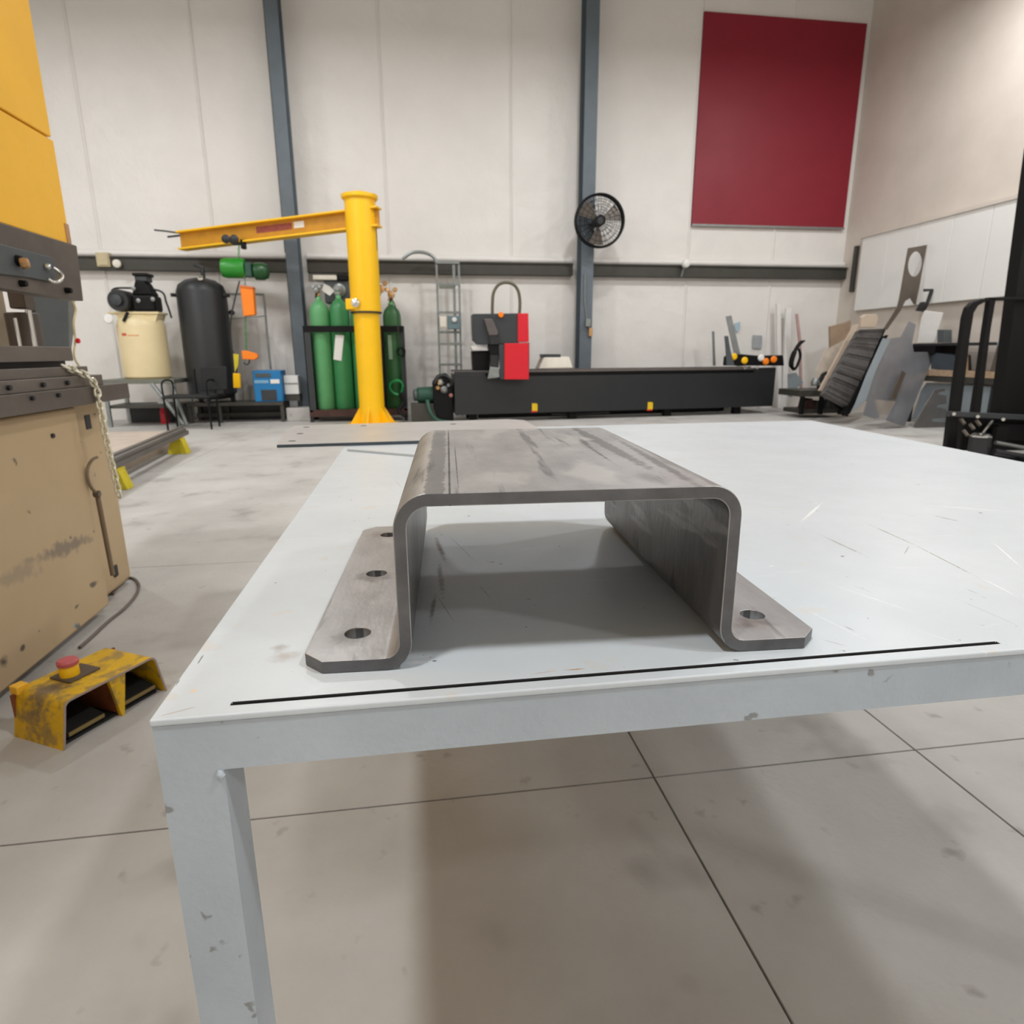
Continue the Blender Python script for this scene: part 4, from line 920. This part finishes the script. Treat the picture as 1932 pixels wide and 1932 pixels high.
# gantry
gt = thing('cutting_gantry', 'black and red gantry head riding on the cutting table', 'gantry', (1.3, 9.3, .745))
gb = 9.20
def gpoly(pts, Y, d, nm, m_, bevel=.008): return MB().prism([ya(x, y, Y) for x, y in pts], (0, d, 0)).build(nm, m_, gt, bevel=bevel)
gpoly(((892, 592), (979, 591), (979, 649), (903, 650), (894, 641)), 9.22, .35, 'head_case', m_char, .01)
gpoly(((977, 591), (997, 591), (998, 645), (977, 645)), 9.20, .38, 'upper_red_panel', m_red)
gpoly(((952, 648), (998, 647), (998, 716), (952, 716)), 9.16, .06, 'lower_red_panel', m_red)
gpoly(((947, 648), (999, 646), (999, 696), (951, 697)), 9.23, .4, 'side_case', m_char)
gpoly(((941, 650), (953, 650), (953, 716), (944, 716)), 9.18, .05, 'side_post', m_char)
gpoly(((891, 662), (924, 661), (924, 699), (893, 699)), 9.40, .25, 'carriage_box', m_blk2)
gpoly(((888, 653), (918, 650), (921, 658), (892, 661)), 9.30, .2, 'white_cover', m_white)
gpoly(((922, 648), (948, 648), (948, 668), (924, 668)), 9.20, .2, 'motor_block', m_blk2)
gpoly(((925, 668), (942, 668), (941, 694), (926, 694)), 9.22, .12, 'torch_lifter', m_blk)
gpoly(((925, 692), (942, 694), (943, 712), (920, 715)), 9.18, .06, 'torch_clamp', m_alu, .01)
gpoly(((913, 601), (929, 601), (940, 625), (939, 633), (923, 633)), 9.15, .06, 'monitor', mat('monitor_shell', (98, 90, 88), .5), .015)
gpoly(((921, 629), (940, 628), (942, 650), (925, 650)), 9.17, .05, 'monitor_arm', m_blk)
p = ya(945, 594, 9.2); MB().lathe(p, [(.035, 0), (.04, .01), (.03, .025)], 16, (0, -1, 0)).build('orange_lamp', m_org, gt)
pts = [ya(929, 592, 9.4), ya(929, 575, 9.4), ya(931, 553, 9.4), ya(940, 538, 9.4), ya(954, 533, 9.4), ya(969, 537, 9.4), ya(978, 550, 9.4), ya(981, 570, 9.4), ya(980, 592, 9.4)]
MB().tube(smooth_pts(pts, 6), .022, 10).build('hose_loop', mat('olive_hose', (110, 104, 84), .6, 0, .3, 60), gt)
# carton on the table
t = thing('white_case', 'white case with a dark top bar on the cutting table', 'case', ya(1048, 697, 9.5))
MB().prism([ya(x, y, 9.45) for x, y in ((1016, 696), (1026, 674), (1074, 673), (1081, 694))], (0, .3, 0)).build('case_body', m_paper, t, bevel=.012)
MB().prism([ya(x, y, 9.45) for x, y in ((1024, 668), (1058, 668), (1058, 674), (1024, 674))], (0, .25, 0)).build('case_handle', m_char, t, bevel=.004)
# tools at the right end
tl = thing('cutting_torch', 'black tool with yellow and orange knobs on the cutting table right end', 'tool', ya(1425, 688, 9.75))
MB().prism([ya(x, y, 9.7) for x, y in ((1376, 672), (1398, 668), (1432, 671), (1478, 670), (1480, 690), (1374, 690))], (0, .2, 0)).build('tool_body', m_blk2, tl, bevel=.015)
for x, y, m_ in ((1384, 673, m_yel), (1404, 680, m_yel), (1444, 682, m_org), (1459, 678, m_org), (1435, 675, m_white)):
    MB().lathe(ya(x, y, 9.70), [(.05, 0), (.055, .02), (.035, .04)], 16, (0, -1, 0)).build('knob', m_, tl)
for x, y in ((1406, 693), (1429, 693)):
    c = ya(x, y, 9.62); MB().tube([c + Vector((.022 * math.cos(a), 0, .022 * math.sin(a))) for a in [2 * PI * k / 14 for k in range(14)]], .006, 6, closed=True).build('ring', m_chrome, tl)
MB().prism([ya(x, y, 9.66) for x, y in ((1368, 634), (1374, 634), (1378, 660), (1386, 690), (1372, 690), (1370, 655))], (0, .03, 0)).build('tool_arm', m_slate, tl)
hang('leaning_strip', 'grey steel strip leaning above the tool knobs', 'strip', ((1370, 597), (1380, 595), (1402, 690.5), (1391, 691)), 9.9, .02, mat('mid_grey_strip', (140, 142, 140), .5), 0)
hang('thin_rod', 'thin upright grey rod left of the leaning strip', 'rod', ((1344, 625), (1348, 625), (1350, 690), (1346, 690)), 10.0, .02, m_alu, 0)
hang('blue_note', 'pale blue note behind the leaning strip', 'note', ((1386, 610), (1397, 607), (1394, 625), (1388, 625)), 10.76, .01, mat('pale_blue_paper', (176, 200, 214), .7), 0)
hang('wall_notice', 'small grey notice sheet on the back wall above the tool', 'notice', ((1421, 632), (1438, 633), (1437, 658), (1420, 657)), 10.77, .01, mat('grey_paper', (170, 172, 176), .7), 0)
for (pts, lab) in ((((1466, 572), (1474, 572), (1476, 771), (1468, 771)), 'white plastic pipe standing at the back wall, left one'), (((1484, 580), (1495, 582), (1484, 771), (1475, 771)), 'white plastic pipe leaning at the back wall, right one')):
    hang('white_pipe', lab, 'pipe', pts, 10.6, .06, m_white, .012)
hang('pink_pipe', 'thin pinkish pipe leaning near the back corner', 'pipe', ((1502, 592), (1506, 592), (1512, 640), (1515, 776), (1511, 776), (1508, 650)), 10.3, .03, mat('pinkish_plastic', (196, 160, 156), .6), 0)
# black bent seat-like piece
t = thing('black_fender', 'curved black piece standing at the right end of the cutting table', 'fender', ya(1500, 700, 9.6))
MB().tube(smooth_pts([ya(x, y, 9.65) for x, y in ((1518, 643), (1509, 648), (1500, 662), (1494, 678), (1493, 690), (1498, 697))], 5), [.016] * 3 + [.03] * 8 + [.04] * 10 + [.03] * 5, 8).build('curved_bar', m_blk2, t)
MB().tube(smooth_pts([ya(x, y, 9.68) for x, y in ((1507, 658), (1510, 672), (1503, 692), (1498, 697))], 4), .022, 8).build('second_bar', m_blk2, t)
hang('blue_plate', 'pale blue plate piece beside the right end of the cutting table', 'plate', ((1487, 706), (1502, 703), (1516, 722), (1500, 735), (1494, 750), (1488, 748)), 9.7, .02, m_pale_sheet, 0)

# motor / pump left of cutting table
t = thing('pump_motor', 'dark green electric motor with black pump left of the cutting table', 'motor', ya(820, 795, 9.3))
q = ya(800, 748, 9.3)
MB().lathe((-.02, 9.5, .40), [(.07, 0), (.11, .03), (.12, .16), (.12, .34), (.08, .38)], 24, (1, .1, 0)).build('motor_body', m_dgreen, t)
MB().lathe((-.06, 9.5, .40), [(.05, 0), (.085, .01), (.085, .05)], 24, (1, .1, 0)).build('fan_cover', m_slate, t)
MB().tube(smooth_pts([ya(806, 755, 9.35), ya(812, 778, 9.3), ya(826, 793, 9.3), ya(850, 797, 9.3)], 6), .03, 8).build('green_hose', m_dgreen, t)
MB().prism([ya(x, y, 9.36) for x, y in ((816, 722), (826, 708), (842, 704), (852, 715), (856, 730), (856, 795), (828, 796), (818, 770))], (0, .3, 0)).build('pump_housing', m_blk2, t, bevel=.02)
MB().tube(smooth_pts([ya(820, 724, 9.33), ya(826, 712, 9.33), ya(838, 708, 9.33), ya(850, 716, 9.33), ya(852, 728, 9.33)], 5), .018, 8).build('pump_hose', m_blk, t)
for x, y, m_, s in ((831, 720, m_chrome, .05), (826, 732, m_brass, .035), (838, 735, m_alu, .05), (851, 746, mat('copper_pink', (190, 130, 120), .4), .03), (846, 727, m_alu, .03)):
    MB().lathe(ya(x, y, 9.35), [(s, 0), (s * 1.05, .02), (s * .5, .05)], 14, (0, -1, 0)).build('fitting', m_, t)
MB().box(-.1, .4, 9.38, 9.66, 0, .28).build('pump_base', m_girt, t, bevel=.01)

# ================================================================== RIGHT SIDE: LEANING SHEETS
NL = (.27, -1, .30)
def lean(name, label, cat, pts, P0, N, thick, m_, holes=None, bev=0):
    N = Vector(N).normalized()
    mb = MB(); mb.prism([pa(x, y, P0, N) for x, y in pts], -N * thick); o = mb.build(name, m_, smooth=False)
    if holes:
        cut = MB()
        for h in holes: cut.prism([pa(x, y, P0, N) + N * .03 for x, y in h], -N * (thick + .06))
        boolean_cut(o, cut)
    return tag(center(o), label, cat)
Pb = (6.38, 7.51, 0)
lean('steel_sheet', 'large blue-grey steel sheet with notches leaning among the offcuts', 'sheet', ((1607, 779), (1632, 757), (1637, 756), (1628, 782), (1651, 790), (1659, 788), (1650, 753), (1691, 757), (1672, 792), (1707, 804), (1766, 664), (1724, 664), (1721, 646), (1728, 612), (1716, 606), (1700, 636), (1672, 640)), Pb, NL, .012, m_bsheet)
lean('film_sheet', 'pale blue filmed strip along the left edge of the big leaning sheet', 'sheet', ((1607, 779), (1634, 755), (1652, 700), (1680, 640), (1666, 638), (1636, 705)), (6.38, 7.46, 0), NL, .006, m_pale_sheet)
lean('dark_slot_strip', 'dark narrow strip leaning on the big blue-grey sheet', 'strip', ((1679, 752), (1690, 753), (1709, 704), (1702, 699)), (6.38, 7.44, 0), NL, .008, m_brsheet)
circ = [(1727 + 13.5 * math.cos(a) + 2.5 * math.sin(-a), 498 + 24 * math.sin(a)) for a in [2 * PI * k / 28 for k in range(28)]]
lean('holed_plate', 'tall brown steel plate with one big round hole leaning at the right wall', 'plate', ((1714, 468), (1749, 462), (1735, 540), (1728, 575), (1724, 572), (1718, 562), (1708, 568), (1698, 588), (1674, 622), (1668, 620), (1693, 580), (1697, 565)), (6.6, 8.35, 0), (.2, -1, .12), .012, m_brsheet, holes=[circ])
lean('frame_offcut', 'small black frame-shaped offcut beside the tall holed plate', 'offcut', ((1744, 545), (1763, 545), (1752, 575), (1745, 588), (1729, 586), (1738, 570), (1744, 569), (1748, 572), (1756, 549), (1745, 550)), (6.7, 8.2, 0), (.2, -1, .12), .02, m_blk)
# stacked dark louvred rack
lr = thing('plate_stack', 'dark leaning stack of cut steel plates at the right', 'plate stack', (5.9, 8.1, 0))
N2 = Vector((.27, -1, .45)).normalized(); P2_ = (5.9, 8.0, 0)
quad = [(1622, 622), (1668, 621), (1602, 768), (1555, 742)]
m_stack = mat('mottled_plate_steel', (108, 104, 102), .5, .3, .2, 9)
NS = 24
for k in range(NS):
    f0, f1 = k / NS, (k + .93) / NS
    L0 = Vector(quad[0]).lerp(Vector(quad[3]), f0); L1_ = Vector(quad[0]).lerp(Vector(quad[3]), f1); R0 = Vector(quad[1]).lerp(Vector(quad[2]), f0); R1 = Vector(quad[1]).lerp(Vector(quad[2]), f1)
    off = random.uniform(0, .012)
    base = [pa(v[0], v[1], P2_, N2) + N2 * off for v in (L0, R0, R1, L1_)]
    MB().prism(base, -N2 * (.08 + off)).build('cut_plate', (m_dsheet, m_stack, m_stack)[k % 3], lr, smooth=False)
MB().prism([pa(x, y, (5.9, 8.12, 0), N2) for x, y in ((1622, 622), (1672, 620), (1600, 785), (1552, 745))], -N2 * .03).build('backing_frame', m_blk2, lr)
MB().prism([pa(x, y, (5.9, 7.95, 0), N2) for x, y in ((1671, 632), (1676, 632), (1604, 780), (1598, 774))], -N2 * .12).build('side_rail', m_blk2, lr)
lean('tan_board', 'long tan board leaning left of the dark plate stack', 'board', ((1612, 612), (1622, 610), (1556, 738), (1546, 736)), (5.7, 8.3, 0), N2, .03, m_ply)
lean('wide_board', 'broad pale beige board leaning behind the long tan board', 'board', ((1558, 660), (1596, 640), (1552, 728), (1544, 726), (1540, 700)), (5.7, 8.8, 0), N2, .02, mat('beige_board', (200, 186, 170), .7))
hang('cardboard_piece', 'small tan cardboard piece above the dark plate stack', 'cardboard', ((1626, 598), (1634, 593), (1654, 593), (1658, 600), (1652, 618), (1624, 618)), 8.5, .06, m_ply)
hang('brown_carton', 'faded brown cardboard sheet standing in the corner behind the boards', 'cardboard', ((1566, 616), (1596, 608), (1606, 604), (1600, 690), (1596, 785), (1570, 785)), 10.0, .05, mat('faded_brown_card', (170, 146, 122), .8))
# low rack with scrap under the boards
rk2 = thing('scrap_rack', 'low dark rack full of steel scrap near the back corner', 'rack', (5.9, 8.6, 0))
a = za(1502, 775, 0); 
def gbx(px0, py0, px1, py1, Y, d, nm, m_, parent, bevel=.006):
    mb = MB(); pbox(mb, px0, py0, px1, py1, Y, d); return mb.build(nm, m_, parent, bevel=bevel)
gbx(1510, 736, 1592, 748, 8.9, .6, 'rack_top', m_girt, rk2)
for x in (1512, 1548, 1586): gbx(x, 748, x + 6, 782, 8.9, .06, 'rack_leg', m_blk2, rk2)
gbx(1512, 772, 1592, 780, 8.95, .5, 'rack_base', m_girt, rk2)
for x, y, w_, h_, m_ in ((1518, 752, 20, 22, m_rust), (1536, 756, 16, 18, m_dsheet), (1554, 754, 14, 22, m_slate), (1568, 758, 16, 16, m_brsheet)):
    MB().prism([ya(x, y + h_, 9.0), ya(x + w_, y + h_ - 2, 9.0), ya(x + w_ - 5, y, 9.0), ya(x + 5, y + 3, 9.0)], (0, .2, 0)).build('scrap_piece', m_, rk2)
t = thing('metal_fitting', 'shiny metal fitting on top of the scrap rack', 'fitting', ya(1548, 722, 9.2))
MB().lathe(ya(1538, 728, 9.2), [(.06, 0), (.07, .05), (.04, .12)], 12).build('fitting_body', m_alu, t)
MB().tube(smooth_pts([ya(x, y, 9.2) for x, y in ((1544, 737), (1546, 722), (1552, 708), (1560, 704))], 4), .03, 8).build('fitting_arm', m_blk, t)
# bench with things behind forklift
bn = thing('side_bench', 'long grey bench along the right wall behind the forklift', 'bench', (7.0, 7.4, 0))
SX = 6.95
def xbox(px0, px1, ztop, zbot, d, nm, m_, X=SX, parent=bn, bevel=.004):
    a = xa(px0, 650, X); b = xa(px1, 650, X)
    return MB().box(X, X + d, b.y, a.y, zbot, ztop).build(nm, m_, parent, bevel=bevel)
zt_ = xa(1790, 647, SX).z; zl1 = xa(1800, 699, SX).z; zl2 = xa(1800, 711, SX).z; zl3 = xa(1800, 722, SX).z
xbox(1722, 1990, zt_, zt_ - .035, .43, 'bench_top', m_blk); xbox(1722, 1765, zt_ - .035, zt_ - .14, .35, 'drawer_box', m_blk2)
for x in (1730, 1812, 1884, 1960): xbox(x, x + 5, zt_ - .035, 0, .05, 'bench_leg', m_blk, X=SX + .06)
xbox(1750, 1990, zl1, zl2, .43, 'lower_timber', m_timber); xbox(1746, 1990, zl2, zl3, .42, 'lower_beam', m_girt, X=SX + .02)
def loose(name, label, cat, pts, X, d, m_, bev=.004):
    return tag(center(MB().prism([xa(x, y, X) for x, y in pts], (d, 0, 0)).build(name, m_, bevel=bev)), label, cat)
zz = xa(1775, 646, SX + .1).z
loose('upright_block', 'grey square block standing on the side bench', 'block', ((1768, 622), (1781, 622), (1781, 646.5), (1768, 646.5)), SX + .02, .12, m_slate)
loose('dark_bin', 'dark blue-grey bin on the lower timber of the side bench', 'bin', ((1757, 672), (1765, 666), (1800, 670), (1802, 699.3), (1756, 696)), SX + .02, .25, mat('navy_grey', (58, 66, 74), .5))
loose('pale_bottle', 'small pale orange bottle on the lower timber of the side bench', 'bottle', ((1806, 672), (1810, 662), (1814, 662), (1818, 672), (1818, 700.5), (1806, 699.8)), SX + .02, .07, mat('peach_plastic', (232, 190, 150), .5))
loose('blue_offcut', 'pale blue triangular sheet offcut near the forklift mast', 'offcut', ((1880, 645), (1905, 642), (1905, 709), (1899, 708.5)), SX - .02, .012, m_pale_sheet)
loose('dark_triangle', 'dark brown triangular offcut left of the blue offcut', 'offcut', ((1866, 705), (1881, 652), (1896, 708)), SX + .01, .012, m_brsheet)
loose('pale_sheet', 'pale blue-grey sheet standing below the side bench', 'sheet', ((1738, 735), (1748, 722), (1925, 733), (1925, 835), (1720, 790)), SX + .12, .02, m_pale_sheet)
loose('white_strip_board', 'white board strip leaning on the side bench under the wall panels', 'board', ((1744, 586), (1778, 590), (1762, 646.5), (1730, 647), (1738, 600)), SX + .14, .02, m_white)
def loose(name, label, cat, pts, Y, d, m_): return hang(name, label, cat, pts, Y, d, m_, .004)
loose('notched_sheet', 'grey notched steel sheet leaning low behind the forklift', 'sheet', ((1722, 806), (1748, 760), (1764, 735), (1782, 732), (1784, 738), (1772, 740), (1770, 744), (1786, 746), (1786, 762), (1770, 764), (1768, 768), (1786, 772), (1786, 788), (1760, 790), (1758, 795), (1786, 797), (1786, 821)), 7.5, .012, mat('warm_grey_sheet', (128, 124, 122), .4, .4))

# ================================================================== FORKLIFT
fk = thing('forklift', 'black forklift with load backrest and mast at the right edge', 'forklift', (5.4, 5.3, 0))
FY = 5.2
def fpoly(pts, nm, m_, Y=FY, d=.05, bevel=.006): return MB().prism([ya(x, y, Y) for x, y in pts], (0, d, 0)).build(nm, m_, fk, bevel=bevel)
outer = [(1785, 845)]; 
fpoly(((1785, 848), (1805, 850), (1808, 783), (1793, 782)), 'carriage_side', m_blk2)
fpoly(((1795, 785), (1812, 788), (1822, 710), (1830, 640), (1838, 590), (1846, 577), (1858, 570), (1868, 568), (1868, 563), (1852, 564), (1836, 570), (1826, 580), (1820, 600), (1812, 660), (1803, 720)), 'backrest_frame', m_blk2)
fpoly(((1866, 561), (2200, 557), (2200, 562), (1866, 567)), 'backrest_top', m_blk2)
fpoly(((1836, 782), (1850, 783), (1860, 700), (1870, 620), (1880, 562), (1868, 563), (1858, 630), (1847, 710)), 'backrest_bar', m_blk2)
fpoly(((1880, 850), (1887, 785), (1916, 561), (1934, 430), (1956, 270), (2016, 270), (1990, 430), (1972, 561), (1945, 785), (1935, 850)), 'mast_rail', m_blk2, FY + .06, .12)
fpoly(((2110, 870), (2118, 785), (2150, 561), (2172, 430), (2196, 270), (2256, 270), (2230, 430), (2208, 561), (2176, 785), (2168, 870)), 'mast_rail', m_blk2, FY + .06, .12)
fpoly(((1960, 285), (2230, 285), (2228, 305), (1958, 305)), 'mast_crossbar', m_blk2, FY + .08, .08)
fpoly(((1940, 430), (2215, 430), (2212, 450), (1938, 450)), 'mast_crossbar', m_blk2, FY + .19, .05)
fpoly(((1793, 776), (2200, 795), (2200, 806), (1793, 786)), 'carriage_bar', m_char, FY - .03, .06)
fpoly(((1884, 800), (2200, 806), (2200, 838), (1884, 830)), 'carriage_lower', m_blk2, FY, .1)
c = ya(1850, 830, 5.0); MB().lathe((c.x, c.y, c.z - .22), [(.085, 0), (.085, .25), (.07, .262)], 24).build('lift_cylinder', m_blk, fk)
MB().lathe((c.x, c.y, c.z + .03), [(.086, 0), (.088, .01), (.06, .03), (.02, .035)], 24).build('cylinder_cap', m_chrome, fk)
MB().tube([ya(1852, 820, 5.0), ya(1864, 805, 5.05), ya(1872, 795, 5.1)], .014, 8).build('hydraulic_line', m_chrome, fk)
MB().tube([ya(1878, 835, 4.95), ya(1960, 850, 4.95)], .018, 10).build('cross_tube', m_alu, fk)
MB().tube([ya(1875, 852, 4.9), ya(1960, 868, 4.9)], .03, 10).build('cross_tube', m_blk, fk)
for x, y in ((1812, 790), (1830, 800), (1818, 812), (1842, 793)):
    MB().tube([ya(x, y, FY), ya(x + 8, y + 10, FY - .05)], .015, 7).build('linkage', m_brsheet, fk)
for x in (1800, 1845, 1893): MB().cyl(ya(x, 781 + (x - 1800) * .11, FY - .04), ya(x, 781 + (x - 1800) * .11, FY - .055), .015, 10).build('bolt', m_chrome, fk)
q0 = ya(1960, 700, 5.5)
MB().box(5.15, 6.4, 5.32, 5.42, .06, .40).build('axle_beam', m_blk2, fk, bevel=.01)
MB().prism([(5.98, 5.36, .22), (6.45, 4.55, .22), (7.3, 4.75, .22), (7.3, 6.3, .22)], (0, 0, .85)).build('body', m_blk, fk, bevel=.03)
MB().prism([(6.75, 4.75, 1.07), (7.28, 4.85, 1.07), (7.28, 6.1, 1.07)], (0, 0, .25)).build('counterweight', m_char, fk, bevel=.03)
for (x_, y_) in ((6.15, 4.72), (7.05, 4.6)):
    MB().lathe((x_, y_, .28), [(.12, 0), (.27, .01), (.28, .04), (.28, .14), (.27, .18), (.12, .19)], 28, (1, 0, 0)).build('wheel', m_rub, fk)
for fx in (5.32, 5.95):
    fo_ = MB().box(fx, fx + .12, 4.0, 5.17, .03, .07).build('fork', m_blk2, fk, bevel=.004)
    MB().box(fx, fx + .12, 5.12, 5.17, .07, .3).build('fork_shank', m_blk2, fo_, bevel=.004)
